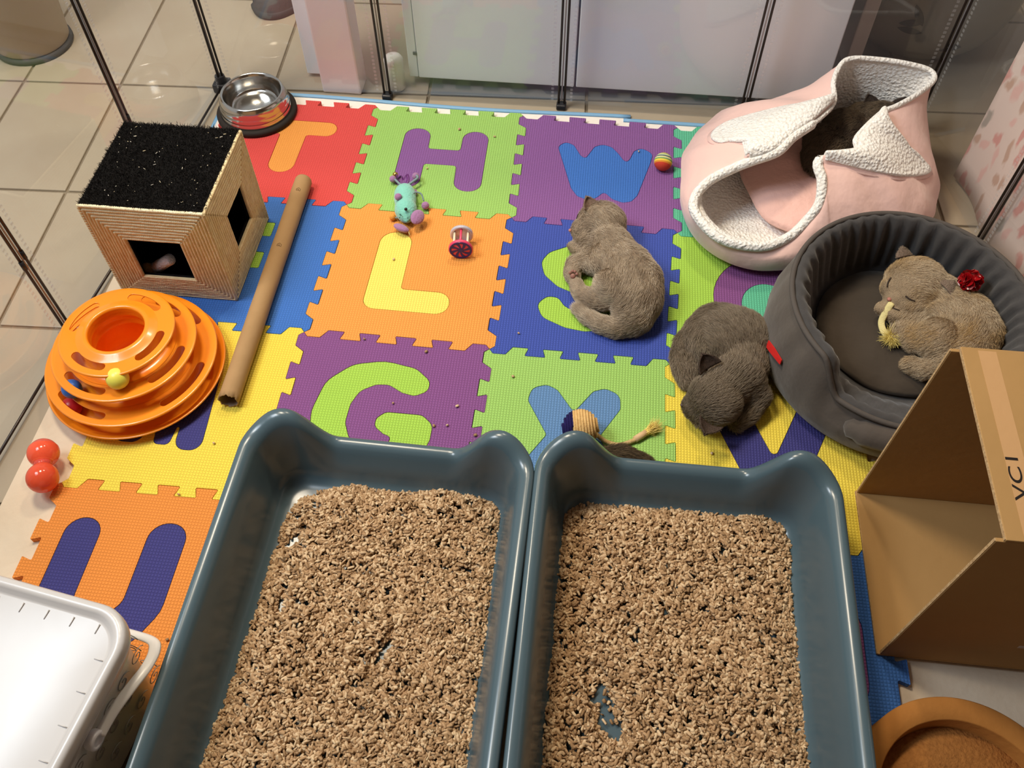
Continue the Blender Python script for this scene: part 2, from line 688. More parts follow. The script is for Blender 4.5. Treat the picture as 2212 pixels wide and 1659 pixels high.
sl = thing('slipper', 'dark grey slipper lying on the tiles beyond the steel bowl', 'shoe', (-0.28, 0.66, 0))
sole = [(-0.045, -0.09), (-0.025, -0.115), (0.012, -0.118), (0.04, -0.09), (0.044, -0.03), (0.034, 0.05), (0.03, 0.11), (0.0, 0.135), (-0.03, 0.11), (-0.036, 0.04)]
Rz = Matrix.Rotation(math.radians(-38), 3, 'Z')
sole = catmull([(x, y) for x, y in sole], 5, True)
def ring_at(sc, z):
    return [tuple(Rz @ Vector((x * sc, y * sc, 0)) + Vector((-0.262, 0.69, z))) for x, y in sole]
MB().add(*loft_vf([ring_at(0.97, 0.0), ring_at(1.0, 0.004), ring_at(1.0, 0.012), ring_at(0.95, 0.016)], True, True, True)).build('sole', M_dk, sl)
up = [ring_at(0.95, 0.016)] + [ring_at(0.95 - 0.09 * k * k / 9, 0.016 + 0.012 * k) for k in range(1, 5)] + [ring_at(0.55, 0.068), ring_at(0.2, 0.072)]
MB().add(*loft_vf(up, True, False, True)).build('upper', mat('dark_felt', rgb(88, 82, 82), 0.9, 0.2, bump=(120, 0.001)), sl)

M_can = mat('white_enamel', rgb(232, 226, 216), 0.3, 0.5, bump=(10, 0.0002))
cn = thing('white_canister', 'small round white canister between white post and cabinet', 'canister', (0.022, 0.378, 0))
MB().add(*lathe_vf([(0.0, 0.0), (0.016, 0.0), (0.0195, 0.003), (0.0195, 0.062), (0.0185, 0.066)], 32, (0.022, 0.378, 0))).build('body', M_can, cn)
MB().add(*lathe_vf([(0.0198, 0.063), (0.0200, 0.068), (0.016, 0.074), (0.008, 0.0765), (0.0, 0.077)], 32, (0.022, 0.378, 0))).build('lid', M_can, cn)

# round grey pot with a leaf motif in the back right corner
M_pot = mat('pale_grey_glaze', rgb(158, 152, 140), 0.3, 0.5, noise=(7, 0.35), col2=rgb(138, 134, 124))
M_leaf = mat('leaf_print', rgb(78, 74, 72), 0.5, 0.4, noise=(50, 0.3))
PC = Vector((1.13, 0.70, 0))
pot = thing('round_pot', 'round pale grey pot printed with dark leaves outside the back corner', 'pot', PC)
prof = [(0.0, 0.0), (0.10, 0.0), (0.128, 0.012), (0.16, 0.05), (0.178, 0.10), (0.184, 0.16), (0.180, 0.22), (0.168, 0.27), (0.160, 0.275), (0.155, 0.27), (0.165, 0.2), (0.0, 0.19)]
prof = [(p[0], p[1]) for p in catmull([(a, b) for a, b in prof[:8]], 5)] + prof[8:]
MB().add(*lathe_vf(prof, 64, PC)).build('body', M_pot, pot)
def pot_r(z):
    zz = [p[1] for p in prof[:36]]
    return float(np.interp(z, zz, [p[0] for p in prof[:36]])) + 0.0008
def leaf_on_pot(a0, z0, rot, L, Wd):
    mb = MB()
    v = []
    n = 12
    for i in range(n + 1):
        t = i / n
        w = Wd * math.sin(PI * t) ** 0.8
        for s in (-1, 0, 1):
            u, q = (t - 0.5) * L, s * w
            du = u * math.cos(rot) - q * math.sin(rot)
            dz = u * math.sin(rot) + q * math.cos(rot)
            z = z0 + dz
            r = pot_r(z)
            a = a0 + du / r
            v.append((PC.x + r * math.cos(a), PC.y + r * math.sin(a), z))
    f = []
    for i in range(n):
        for s in (0, 1):
            f.append((i * 3 + s, i * 3 + s + 1, i * 3 + s + 4, i * 3 + s + 3))
    mb.add(v, f)
    mb.build('leaf_motif', M_leaf, pot)
for a0, z0, rot, L, Wd in ((-1.98, 0.115, 0.35, 0.05, 0.008), (-1.93, 0.135, -1.0, 0.05, 0.008), (-1.97, 0.097, 0.05, 0.05, 0.008), (-1.42, 0.06, 0.2, 0.04, 0.008), (-1.40, 0.07, -0.3, 0.04, 0.006)):
    leaf_on_pot(a0, z0, rot, L, Wd)

# flowered cloth hanging outside the right-hand panels
m = bpy.data.materials.new('flowered_cloth')
m.use_nodes = True
nt = NT(m)
b = nt.n['Principled BSDF']
b.inputs['Roughness'].default_value = 0.9
tc = nt.add('ShaderNodeTexCoord')
mp = nt.add('ShaderNodeMapping')
mp.inputs['Scale'].default_value = (1, 36, 17)
nt.link(tc.outputs['Object'], mp.inputs['Vector'])
sx = nt.add('ShaderNodeSeparateXYZ')
nt.link(mp.outputs[0], sx.inputs[0])
cb = nt.add('ShaderNodeCombineXYZ')
nt.link(sx.outputs[1], cb.inputs[0])
nt.link(sx.outputs[2], cb.inputs[1])
vo = nt.add('ShaderNodeTexVoronoi', voronoi_dimensions='2D', ins={'Scale': 1.0, 'Randomness': 0.9})
nzd = nt.add('ShaderNodeTexNoise', ins={'Scale': 0.9, 'Detail': 3.0})
nt.link(cb.outputs[0], nzd.inputs['Vector'])
mxv = nt.add('ShaderNodeMix', data_type='RGBA', blend_type='LINEAR_LIGHT')
mxv.inputs[0].default_value = 0.75
nt.link(cb.outputs[0], mxv.inputs[6])
nt.link(nzd.outputs['Color'], mxv.inputs[7])
nt.link(mxv.outputs[2], vo.inputs['Vector'])
pmr = nt.add('ShaderNodeMapRange', ins={'From Min': 0.20, 'From Max': 0.36, 'To Min': 0.85, 'To Max': 0.0})
nt.link(vo.outputs['Distance'], pmr.inputs['Value'])
petal = pmr.outputs[0]
ramp = nt.add('ShaderNodeValToRGB')
ramp.color_ramp.interpolation = 'CONSTANT'
els = ramp.color_ramp.elements
els[0].color = rgb(212, 138, 128)
els[1].position = 0.42
els[1].color = rgb(190, 150, 126)
for p_, c_ in ((0.6, rgb(150, 142, 130)), (0.78, rgb(226, 178, 168))):
    e = els.new(p_)
    e.color = c_
sc_ = nt.add('ShaderNodeSeparateColor')
nt.link(vo.outputs['Color'], sc_.inputs[0])
nt.link(sc_.outputs[0], ramp.inputs[0])
mx = nt.add('ShaderNodeMix', data_type='RGBA')
mx.inputs[6].default_value = rgb(226, 204, 192)
nt.link(petal, mx.inputs[0])
nt.link(ramp.outputs[0], mx.inputs[7])
nt.link(mx.outputs[2], b.inputs['Base Color'])
rows = []
for k in range(14):
    z = 0.01 + 0.6 * k / 13
    rows.append([(np.interp(0.205 - 1.0 * t, [-1.0, -0.65, -0.31, 0.03, 0.345], [1.29, 1.255, 1.205, 1.135, 1.072]) + 0.024 + 0.007 * math.sin(t * 30), 0.205 - 1.0 * t, z) for t in np.linspace(0, 1, 80)])
clm = fast_mesh('cloth', *loft_vf(rows, False))
clm = evaluated(clm, [('SOLIDIFY', dict(thickness=0.003))], 'cloth')
tag(obj('flowered_curtain', clm, m), 'pale curtain with red petals hanging outside the right panels', 'curtain')

# ---------------------------------------------------------------- absorbent pads under the mats
M_pad2 = mat('cream_nonwoven', rgb(220, 204, 182), 0.9, 0.2, bump=(120, 0.0008), noise=(14, 0.4), col2=rgb(206, 184, 158))
M_pad = mat('white_nonwoven', rgb(240, 232, 222), 0.9, 0.2, bump=(160, 0.0008), noise=(12, 0.3), col2=rgb(228, 214, 198))
M_padedge = mat('blue_film_edge', rgb(126, 172, 208), 0.5, 0.4, bump=(40, 0.0006))
def pad(x0, x1, y0, y1, label, z0=0.0, edges='btlr', wave=0.0):
    t = thing('absorbent_pad', label, 'pad', ((x0 + x1) / 2, (y0 + y1) / 2, z0))
    n = 40
    def yb(x, y):
        return y + wave * math.sin((x - x0) * 9)
    up_ = [(x, yb(x, y1 - 0.007), z0 + 0.0016) for x in np.linspace(x0 + 0.006, x1 - 0.006, n)]
    lo_ = [(x, y0 + 0.006, z0 + 0.0016) for x in np.linspace(x0 + 0.006, x1 - 0.006, n)]
    upb = [(p[0], p[1], z0) for p in up_]
    lob = [(p[0], p[1], z0) for p in lo_]
    mb = MB().add(*loft_vf([lob, lo_, up_, upb, lob], False))
    mb.build('sheet', M_pad, t, False)
    e = MB()
    path = [(x, yb(x, y1 - 0.003), z0 + 0.003) for x in np.linspace(x0, x1, n)]
    e.add(*tube_vf(path, 0.005, 8, True, 0.55))
    if 'l' in edges:
        e.add(*tube_vf([(x0 + 0.003, y, z0 + 0.0008) for y in np.linspace(y0, y1 - 0.008, 6)], 0.005, 8, True, 0.1))
    e.build('film_edge', M_padedge, t)
    return t
pad(-0.326, 0.512, -0.15, 0.327, 'white pad with blue edge under red and lime mats', 0.0, 'btlr', 0.004)
pad(0.498, 1.04, -0.20, 0.318, 'white pad with blue edge beneath purple mat and pink bed', 0.0002, 'bl')
lp = MB().add(*box_vf((-0.374, -1.2, 0.0), (-0.20, -0.155, 0.0018), 0.0006)).build('absorbent_pad', M_pad2, None, False)
tag(lp, 'plain cream pad showing along the left under the red dumbbell toy', 'pad')
lp = MB().add(*box_vf((0.80, -1.2, 0.0), (1.19, -0.21, 0.0018), 0.0006)).build('absorbent_pad', M_pad2, None, False)
tag(lp, 'plain cream pad showing beside the round cardboard scratcher', 'pad')

# ---------------------------------------------------------------- foam puzzle mats
MZ0, MZ1 = 0.002, 0.012
node_px = {(0, 0): (-.008, .030), (1, 0): (1.014, .021), (0, -1): (-.025, -.981), (1, -1): (1.004, -.993), (2, 0): (2.017, -.006),
           (0, 1): (-.001, .979), (1, 1): (.991, .991), (2, 1): (2.018, .970), (-1, -2): (-.98, -2.024), (2, -1): (1.975, -.993),
           (-1, 1): (-1.0, .985), (-1, 0): (-1.0, .02), (-1, -1): (-1.0, -.99), (0, -2): (-.01, -2.01), (1, -2): (1.0, -2.0), (2, -2): (1.985, -1.99),
           (3, -2): (2.97, -1.985), (3, -1): (2.985, -.993), (3, 0): (3.01, -.01), (3, 1): (3.01, .97), (-1, -3): (-.985, -3.02), (0, -3): (-.01, -3.01),
           (2, -3): (1.985, -2.99), (3, -3): (2.97, -2.985), (1, -3): (1.0, -3.0)}


def edge_profile():
    d, ov = 0.0265, 0.0088
    p = [(0.0, 0.0, 0), (0.022, -d, 0.008), (0.092, -d, 0.008), (0.128, d, 0.008)]
    for k in range(1, 8):
        c = 0.11 + 0.0975 * k
        p += [(c + ov, d, 0.006), (c - ov, -d, 0.006)] if k % 2 else [(c + ov, -d, 0.006), (c - ov, d, 0.006)]
    p += [(0.872, -d, 0.008), (0.908, d, 0.008), (0.978, d, 0.008)]
    return p


EP = edge_profile()


def tile_outline():
    out = []
    for t, o, r in EP:   # left side going up: outward is -u
        out.append((-o, t, r))
    for t, o, r in EP:
        out.append((t, 1 + o, r))
    for t, o, r in EP:
        out.append((1 + o, 1 - t, r))
    for t, o, r in EP:
        out.append((1 - t, -o, r))
    return fillet(out)


TILE_OL = tile_outline()


def warp(me, cell):
    i, j = cell
    n = [np.array(node_px[k]) * 0.3 for k in ((i, j), (i + 1, j), (i + 1, j + 1), (i, j + 1))]
    co = get_co(me).astype(float)
    u, v = co[:, 0:1], co[:, 1:2]
    xy = n[0] * (1 - u) * (1 - v) + n[1] * u * (1 - v) + n[2] * u * v + n[3] * (1 - u) * v
    z = co[:, 2] / 0.3 * 0.3
    set_co(me, np.column_stack([xy, z]))


def rs(pts, r=0.02):
    return fillet(pts, r)


LET = {
    'H': [(.235, .205, .085), (.235, .80, .085), (.405, .80, .085), (.41, .598, .02), (.618, .598, .02), (.62, .80, .085), (.79, .80, .085), (.79, .205, .085), (.618, .205, .085), (.612, .442, .02), (.406, .442, .02), (.405, .205, .085)],
    'T': [(.215, .80, .07), (.778, .80, .07), (.778, .652, .07), (.588, .652, .02), (.583, .265, .085), (.411, .265, .085), (.411, .652, .02), (.215, .652, .07)],
    'W': [(.241, .71, .05), (.29, .765, .04), (.345, .735, .03), (.39, .64, .03), (.421, .612, .02), (.44, .655, .03), (.473, .735, .04), (.526, .77, .06), (.587, .745, .04), (.627, .69, .03), (.66, .63, .02), (.681, .612, .02), (.699, .638, .02), (.724, .722, .03), (.771, .765, .04), (.845, .715, .05), (.833, .627, .04), (.756, .30, .05), (.72, .24, .04), (.666, .222, .04), (.603, .246, .04), (.55, .306, .02), (.505, .244, .04), (.45, .219, .04), (.386, .246, .04), (.345, .315, .04)],
    'L': [(.262, .205, .07), (.262, .805, .09), (.45, .805, .09), (.456, .367, .02), (.74, .367, .075), (.74, .205, .075)],
    'G': [(.15, .51, .2), (.185, .70, .15), (.305, .82, .15), (.469, .86, .2), (.64, .828, .1), (.724, .755, .06), (.722, .69, .05), (.658, .651, .05), (.589, .666, .05), (.515, .708, .06), (.449, .702, .06), (.375, .654, .08), (.343, .571, .08), (.338, .46, .08), (.38, .36, .08), (.48, .325, .06), (.56, .34, .05), (.585, .395, .03), (.54, .41, .04), (.487, .45, .04), (.487, .50, .04), (.53, .543, .05), (.717, .543, .06), (.778, .49, .06), (.778, .40, .06), (.74, .26, .1), (.62, .17, .12), (.46, .145, .15), (.29, .19, .15), (.18, .33, .15)],
    'S': [(.375, .815, .1), (.255, .745, .08), (.215, .665, .08), (.245, .565, .08), (.33, .485, .08), (.44, .44, .08), (.56, .41, .06), (.585, .36, .05), (.54, .315, .05), (.446, .31, .06), (.382, .349, .06), (.345, .405, .05), (.28, .408, .05), (.224, .344, .06), (.265, .25, .08), (.40, .19, .1), (.52, .172, .12), (.64, .205, .1), (.73, .28, .1), (.765, .39, .1), (.73, .50, .1), (.60, .575, .1), (.45, .61, .06), (.415, .65, .05), (.44, .69, .05), (.52, .69, .05), (.60, .64, .05), (.68, .64, .05), (.735, .70, .05), (.70, .78, .06), (.56, .835, .12)],
    'X': [(.245, .69, .05), (.26, .77, .06), (.34, .80, .06), (.40, .77, .05), (.495, .64, .02), (.59, .78, .05), (.655, .805, .06), (.735, .77, .06), (.74, .68, .05), (.635, .50, .02), (.745, .31, .05), (.735, .23, .06), (.65, .195, .06), (.585, .23, .05), (.495, .37, .02), (.40, .22, .05), (.34, .195, .06), (.26, .225, .06), (.25, .31, .05), (.362, .49, .02)],
    'U': [(.118, .38, .12), (.122, .825, .09), (.302, .825, .09), (.302, .42, .07), (.36, .36, .07), (.48, .36, .07), (.535, .43, .07), (.537, .83, .09), (.728, .83, .09), (.73, .40, .15), (.64, .24, .12), (.43, .19, .15), (.22, .24, .12)],
    'V': [(.19, .74, .06), (.26, .83, .06), (.37, .80, .05), (.515, .46, .02), (.655, .79, .05), (.76, .83, .06), (.83, .75, .06), (.60, .20, .06), (.50, .17, .05), (.42, .20, .06)],
    'M': [(.16, .245, .06), (.205, .81, .05), (.30, .815, .05), (.43, .52, .02), (.55, .815, .05), (.605, .81, .05), (.645, .225, .06), (.50, .225, .06), (.49, .44, .02), (.47, .245, .03), (.385, .245, .03), (.36, .44, .02), (.31, .245, .06)],
    'F': [(.22, .205, .07), (.22, .808, .06), (.605, .808, .012), (.605, .692, .012), (.39, .692, .02), (.39, .566, .02), (.605, .566, .012), (.605, .437, .012), (.39, .437, .02), (.39, .205, .07)],
}
n_ = 40
LET['O'] = None
O_OUT = [(.505 + .285 * math.cos(2 * PI * k / n_), .525 + .32 * math.sin(2 * PI * k / n_)) for k in range(n_)]
O_IN = [(.515 + .137 * math.cos(2 * PI * k / n_), .48 + .158 * math.sin(2 * PI * k / n_)) for k in range(n_)]


def foam(name, c):
    return mat(name, c, 0.75, 0.3, weave=(0.0045, 0.0010), noise=(9, 0.18), col2=tuple(x * 0.85 for x in c[:3]) + (1,))


C_ = dict(red=rgb(220, 78, 74), orange=rgb(240, 158, 74), deeporange=rgb(232, 142, 62), lime=rgb(158, 202, 104), brightlime=rgb(166, 208, 80), purple=rgb(138, 90, 152),
          plum=rgb(134, 80, 138), blue=rgb(64, 116, 198), royal=rgb(64, 84, 172), yellow=rgb(248, 226, 104), gold=rgb(240, 214, 78), navy=rgb(62, 60, 124), teal=rgb(98, 190, 152), slate=rgb(98, 138, 186))
FM = {k: foam('foam_' + k, v) for k, v in C_.items()}
TILES = [((-1, 0), 'red', 'T', 'orange', 'red foam puzzle mat with orange T beside the steel bowl'),
         ((0, 0), 'lime', 'H', 'purple', 'lime green foam puzzle mat with a purple H'),
         ((1, 0), 'purple', 'W', 'blue', 'purple foam puzzle mat with a blue W'),
         ((2, 0), 'teal', None, None, 'teal foam puzzle mat mostly hidden under the pink bed'),
         ((-1, -1), 'blue', 'F', 'brightlime', 'blue foam puzzle mat under the sisal cube, lime letter bars showing'),
         ((0, -1), 'orange', 'L', 'yellow', 'orange foam puzzle mat with a yellow L'),
         ((1, -1), 'royal', 'S', 'brightlime', 'royal blue foam puzzle mat with lime S under a kitten'),
         ((2, -1), 'brightlime', 'O', 'plum', 'bright green foam puzzle mat with purple ring and teal centre'),
         ((-1, -2), 'gold', 'M', 'navy', 'yellow foam puzzle mat under the orange ball tower'),
         ((0, -2), 'plum', 'G', 'brightlime', 'plum foam puzzle mat with a lime G'),
         ((1, -2), 'lime', 'X', 'slate', 'lime foam puzzle mat with a grey blue X'),
         ((2, -2), 'gold', 'V', 'navy', 'yellow foam puzzle mat with navy V beside the right litter tray'),
         ((-1, -3), 'deeporange', 'U', 'navy', 'deep orange foam puzzle mat with a navy U'),
         ((0, -3), 'brightlime', None, None, 'green foam puzzle mat almost covered by the left litter tray'),
         ((2, -3), 'blue', 'D', 'plum', 'blue foam puzzle mat with purple strip beside the cardboard box')]
half = (MZ1 - MZ0) / 2
zc = (MZ0 + MZ1) / 2
LET['D'] = [(.30, .2, .05), (.30, .8, .05), (.68, .8, .12), (.85, .68, .12), (.85, .32, .12), (.68, .2, .12)]


def shrink(ol, d):
    P = np.array([p[:2] for p in ol])
    a = np.roll(P, 1, 0)
    b = np.roll(P, -1, 0)
    t = unit(b - a)
    nrm = np.column_stack([-t[:, 1], t[:, 0]])
    area2 = np.sum(P[:, 0] * np.roll(P[:, 1], -1) - np.roll(P[:, 0], -1) * P[:, 1])
    s = 1 if area2 > 0 else -1
    return [tuple(q) for q in P + nrm * d * s]


for cell, c, letter, lc, label in TILES:
    i, j = cell
    p0 = (np.array(node_px[(i, j)]) + np.array(node_px[(i + 1, j + 1)])) / 2 * 0.3
    t = thing('puzzle_mat', label, 'foam mat', (p0[0], p0[1], MZ0), 'interlocking foam letter mats')
    ol = [shrink(TILE_OL, 0.0012)]
    lo = None
    if letter == 'O':
        lo = O_OUT
    elif letter:
        lo = rs(LET[letter])
    if lo:
        ol.append(lo)
    me = filled_mesh('foam_frame', ol, half, 0.0006, zc)
    warp(me, cell)
    obj('foam_frame', me, FM[c], t, False)
    if lo:
        lo2 = [shrink(lo, 0.0022)]
        if letter == 'O':
            lo2.append(O_IN)
        me = filled_mesh('letter', lo2, half, 0.0006, zc - 0.0002)
        warp(me, cell)
        obj('letter', me, FM[lc], t, False, label=None)
    if letter == 'O':
        me = filled_mesh('letter_centre', [shrink(O_IN, 0.0022)], half, 0.0006, zc)
        warp(me, cell)
        obj('letter_centre', me, FM['teal'], t, False)

# ---------------------------------------------------------------- clear folding pen
M_film = mat_clear('clear_panel', (0.94, 0.945, 0.95, 1), 0.055, 1.42, 0.03)
M_rod = mat('dark_steel_wire', rgb(58, 50, 46), 0.35, 0.5, metal=0.6, bump=(200, 0.0002))
M_conn = mat('black_connector', rgb(28, 28, 32), 0.45, 0.5, bump=(90, 0.0003))
M_weld = mat_clear('weld_seam', (0.97, 0.97, 0.97, 1), 0.10, 1.42, 0.2)
pen = thing('clear_pen', 'see-through folding pen of clear panels in dark wire frames', 'playpen', (0.35, 0.0, 0.0))
PH = 0.70
L_ = [(-0.338, 0.335), (-0.360, 0.005), (-0.392, -0.335), (-0.415, -0.67), (-0.43, -1.0)]
B_ = [(-0.338, 0.335), (0.010, 0.341), (0.370, 0.345), (0.735, 0.345), (1.072, 0.345)]
R_ = [(1.072, 0.345), (1.135, 0.03), (1.205, -0.31), (1.255, -0.65), (1.29, -1.0)]


def wall(line, low_bar=True):
    for (x0, y0), (x1, y1) in zip(line[:-1], line[1:]):
        d = Vector((x1 - x0, y1 - y0, 0))
        n = Vector((-d.y, d.x, 0)).normalized()
        d.normalize()
        a = Vector((x0, y0, 0)) + d * 0.006
        b = Vector((x1, y1, 0)) - d * 0.006
        z0, z1 = 0.010, PH
        p = [a + Vector((0, 0, z0)), b + Vector((0, 0, z0)), b + Vector((0, 0, z1)), a + Vector((0, 0, z1))]
        pan = obj('panel', fast_mesh('panel', p, [(0, 1, 2, 3)]), M_film, pen, False)
        fr = MB()
        for q0, q1 in (((p[0], p[1]),) if low_bar else ()) + ((p[1], p[2]), (p[2], p[3]), (p[3], p[0])):
            fr.add(*tube_vf([q0, q1], 0.0024, 8))
        f = fr.build('wire_frame', M_rod, pen)
        sm = MB()
        for e, s in ((a, 1), (b, -1)):
            base = e + d * (0.013 * s)
            for k in range(78):
                z = 0.018 + k * 0.0085
                c = base + Vector((0, 0, z))
                v = [c - d * 0.0026 - n * 0.0006, c + d * 0.0026 - n * 0.0006, c + d * 0.0026 - n * 0.0006 + Vector((0, 0, 0.0042)), c - d * 0.0026 - n * 0.0006 + Vector((0, 0, 0.0042)),
                     c - d * 0.0026 + n * 0.0006, c + d * 0.0026 + n * 0.0006, c + d * 0.0026 + n * 0.0006 + Vector((0, 0, 0.0042)), c - d * 0.0026 + n * 0.0006 + Vector((0, 0, 0.0042))]
                sm.add(v, [(0, 1, 2, 3), (7, 6, 5, 4), (0, 4, 5, 1), (2, 6, 7, 3), (1, 5, 6, 2), (0, 3, 7, 4)])
        o = sm.build('weld_seam', M_weld, pan, False, kind='stuff')


wall(L_)
wall(B_, False)
wall(R_, False)
for x, y in set(L_ + B_ + R_):
    big = (x, y) in ((-0.338, 0.335), (1.072, 0.345))
    r = 0.016 if big else 0.010
    cm = MB()
    cm.add(*box_vf((x - r, y - r, 0.0), (x + r, y + r, 0.020 if big else 0.012), 0.003))
    if big:
        cm.add(*lathe_vf([(0.013, 0.015), (0.010, 0.034), (0.0, 0.036)], 16, (x, y, 0)))
    cm.build('connector', M_conn, pen, False)
M_seam = mat('silver_seam', rgb(176, 172, 172), 0.4, 0.5, bump=(100, 0.0002))
for x, y in set(L_ + B_ + R_):
    MB().add(*tube_vf([(x, y, 0.02), (x, y, PH)], 0.0016, 8)).build('seam_strip', M_seam, pen)
for (x, y), z in (((-0.360, 0.005), 0.175), ((-0.392, -0.335), 0.19)):
    for s, dz in ((1, 0.0), (-1, -0.012)):
        MB().add(*lathe_vf([(0.0036, z + dz - 0.008), (0.0036, z + dz + 0.008)], 10, (x, y + 0.006 * s, 0), True, True)).build('clip', M_conn, pen)

# ---------------------------------------------------------------- stainless steel bowl
M_steel = mat('stainless_steel', rgb(200, 198, 194), 0.16, 0.5, metal=1.0, bump=(400, 0.00003))
M_rub = mat('black_rubber', rgb(42, 36, 32), 0.75, 0.3, bump=(150, 0.0003))
bc = (-0.2385, 0.2515, MZ1)
bw = thing('steel_bowl', 'shiny stainless steel pet bowl with black rubber base ring', 'bowl', bc)
MB().add(*lathe_vf([(0.050, 0.001), (0.076, 0.0), (0.0795, 0.003), (0.0795, 0.009), (0.076, 0.012), (0.068, 0.0125), (0.055, 0.010), (0.050, 0.001)], 64, bc)).build('rubber_base', M_rub, bw)
outer = [(0.070, 0.010), (0.0715, 0.013), (0.0695, 0.020), (0.0690, 0.0225), (0.0697, 0.0235), (0.0675, 0.031), (0.0671, 0.033), (0.0677, 0.034), (0.0640, 0.046), (0.0625, 0.050), (0.0605, 0.0525)]
inner = [(0.0585, 0.0528), (0.0568, 0.0505), (0.0550, 0.044), (0.0525, 0.032), (0.0500, 0.022), (0.047, 0.018), (0.043, 0.0165), (0.041, 0.0172), (0.035, 0.0172), (0.0, 0.0172)]
MB().add(*lathe_vf(outer + inner, 96, bc)).build('steel_shell', M_steel, bw)

# ---------------------------------------------------------------- sisal scratching cube
M_sisal = mat('sisal_rope', rgb(246, 226, 182), 0.85, 0.2, noise=(70, 0.75), col2=rgb(222, 192, 142), bump=(420, 0.0012))
M_sisal_lit = mat('sisal_rope_lit', rgb(252, 240, 206), 0.85, 0.2, noise=(70, 0.6), col2=rgb(236, 214, 168), bump=(420, 0.0012))  # paler rope copy: light on the front top painted into the colour
M_black = mat('black_fabric', rgb(22, 20, 20), 0.95, 0.1, bump=(200, 0.001))
M_blackhair = mat_hair('black_pile', rgb(14, 13, 13), rgb(40, 36, 34))
CX0, CX1, CY0, CY1, CZ0, CZ1 = -0.3385, -0.1355, -0.241, -0.040, MZ1, 0.2125
cube = thing('scratching_cube', 'sisal rope wrapped cat cube with square windows and black carpet top', 'cat cube', ((CX0 + CX1) / 2, (CY0 + CY1) / 2, CZ0))
S = 0.0045


def side_panel(name, axis, c_out, lo, hi, window):
    """upright wall in the plane axis=c_out, thickness S inwards, with an optional square window"""
    a0, a1 = lo[0], hi[0]
    z0, z1 = lo[1], hi[1]
    if window:
        w0, w1, v0, v1 = window
        rects = [(a0, w0, z0, z1), (w1, a1, z0, z1), (w0, w1, z0, v0), (w0, w1, v1, z1)]
    else:
        rects = [(a0, a1, z0, z1)]
    mb = MB()
    for r in rects:
        s0, s1 = sorted((c_out, c_out + (S if c_out < (CY0 + CY1) / 2 and axis == 'y' or c_out < (CX0 + CX1) / 2 and axis == 'x' else -S)))
        if axis == 'y':
            mb.add(*box_vf((r[0], s0, r[2]), (r[1], s1, r[3])))
        else:
            mb.add(*box_vf((s0, r[0], r[2]), (s1, r[1], r[3])))
    return mb.build(name, M_black, cube, False)


in_ = 0.005
WF = (-0.284, -0.196, 0.058, 0.142)
WR = (-0.176, -0.100, 0.070, 0.146)
side_panel('front_wall', 'y', CY0 + in_, (CX0 + in_, CZ0), (CX1 - in_, CZ1 - 0.006), WF)
side_panel('back_wall', 'y', CY1 - in_, (CX0 + in_, CZ0), (CX1 - in_, CZ1 - 0.006), None)
side_panel('left_wall', 'x', CX0 + in_, (CY0 + in_, CZ0), (CY1 - in_, CZ1 - 0.006), None)
side_panel('right_wall', 'x', CX1 - in_, (CY0 + in_, CZ0), (CY1 - in_, CZ1 - 0.006), WR)
MB().add(*box_vf((CX0 + in_, CY0 + in_, CZ0), (CX1 - in_, CY1 - in_, CZ0 + 0.004))).build('bottom', M_black, cube, False)
tm = MB().add(*box_vf((CX0 + 0.003, CY0 + 0.003, CZ1 - 0.008), (CX1 - 0.003, CY1 - 0.003, CZ1 - 0.001), 0.002)).build('carpet_top', M_black, cube, False)


def rope_face(axis, c, a_lo, a_hi, z_lo, z_hi, win, outward):
    nl = 11
    wa0, wa1, wz0, wz1 = win
    sides = {'top': MB(), 'bottom': MB(), 'left': MB(), 'right': MB()}
    for k in range(nl):
        t = k / (nl - 1)
        r = 0.5 * ((a_hi - a_lo - (wa1 - wa0)) / 2) / (nl - 0.2) * 1.12
        e0 = a_lo + r + (wa0 - r - a_lo - r) * t
        e1 = a_hi - r + (wa1 + r - a_hi + r) * t
        f0 = z_lo + r + (wz0 - r - z_lo - r) * t
        f1 = z_hi - r + (wz1 + r - z_hi + r) * t
        jt = lambda: (random.random() - 0.5) * 0.0009
        def P(a, z):
            cc = c + outward * 0.0008 + jt() * 0.6
            return (a, cc, z) if axis == 'y' else (cc, a, z)
        def run(mb, p, q):
            n = 9
            pts = []
            for i in range(n + 1):
                s = i / n
                w = jt()
                pts.append(P(p[0] + (q[0] - p[0]) * s + (w if p[0] == q[0] else 0), p[1] + (q[1] - p[1]) * s + (w if p[1] == q[1] else 0)))
            mb.add(*twist_vf(pts, r))
        run(sides['top'], (e0, f1), (e1, f1))
        run(sides['bottom'], (e0, f0), (e1, f0))
        run(sides['left'], (e0, f0), (e0, f1))
        run(sides['right'], (e1, f0), (e1, f1))
    rb_ = 0.0008 + 0.35 * r
    bk_ = MB()
    for a0, a1, z0, z1 in ((a_lo + .001, wa0, z_lo, z_hi - .002), (wa1, a_hi - .001, z_lo, z_hi - .002), (wa0, wa1, z_lo, wz0), (wa0, wa1, wz1, z_hi - .002)):
        s0, s1 = sorted((c - outward * 0.0012, c + outward * rb_))
        bk_.add(*(box_vf((a0, s0, z0), (a1, s1, z1)) if axis == 'y' else box_vf((s0, a0, z0), (s1, a1, z1))))
    bk_.build('rope_backing', M_sisal, cube, False)
    for k, mb in sides.items():
        mm = M_sisal_lit if (k == 'top' and axis == 'y') else M_sisal
        mb.build('rope_wrap', mm, cube, True, kind='stuff')


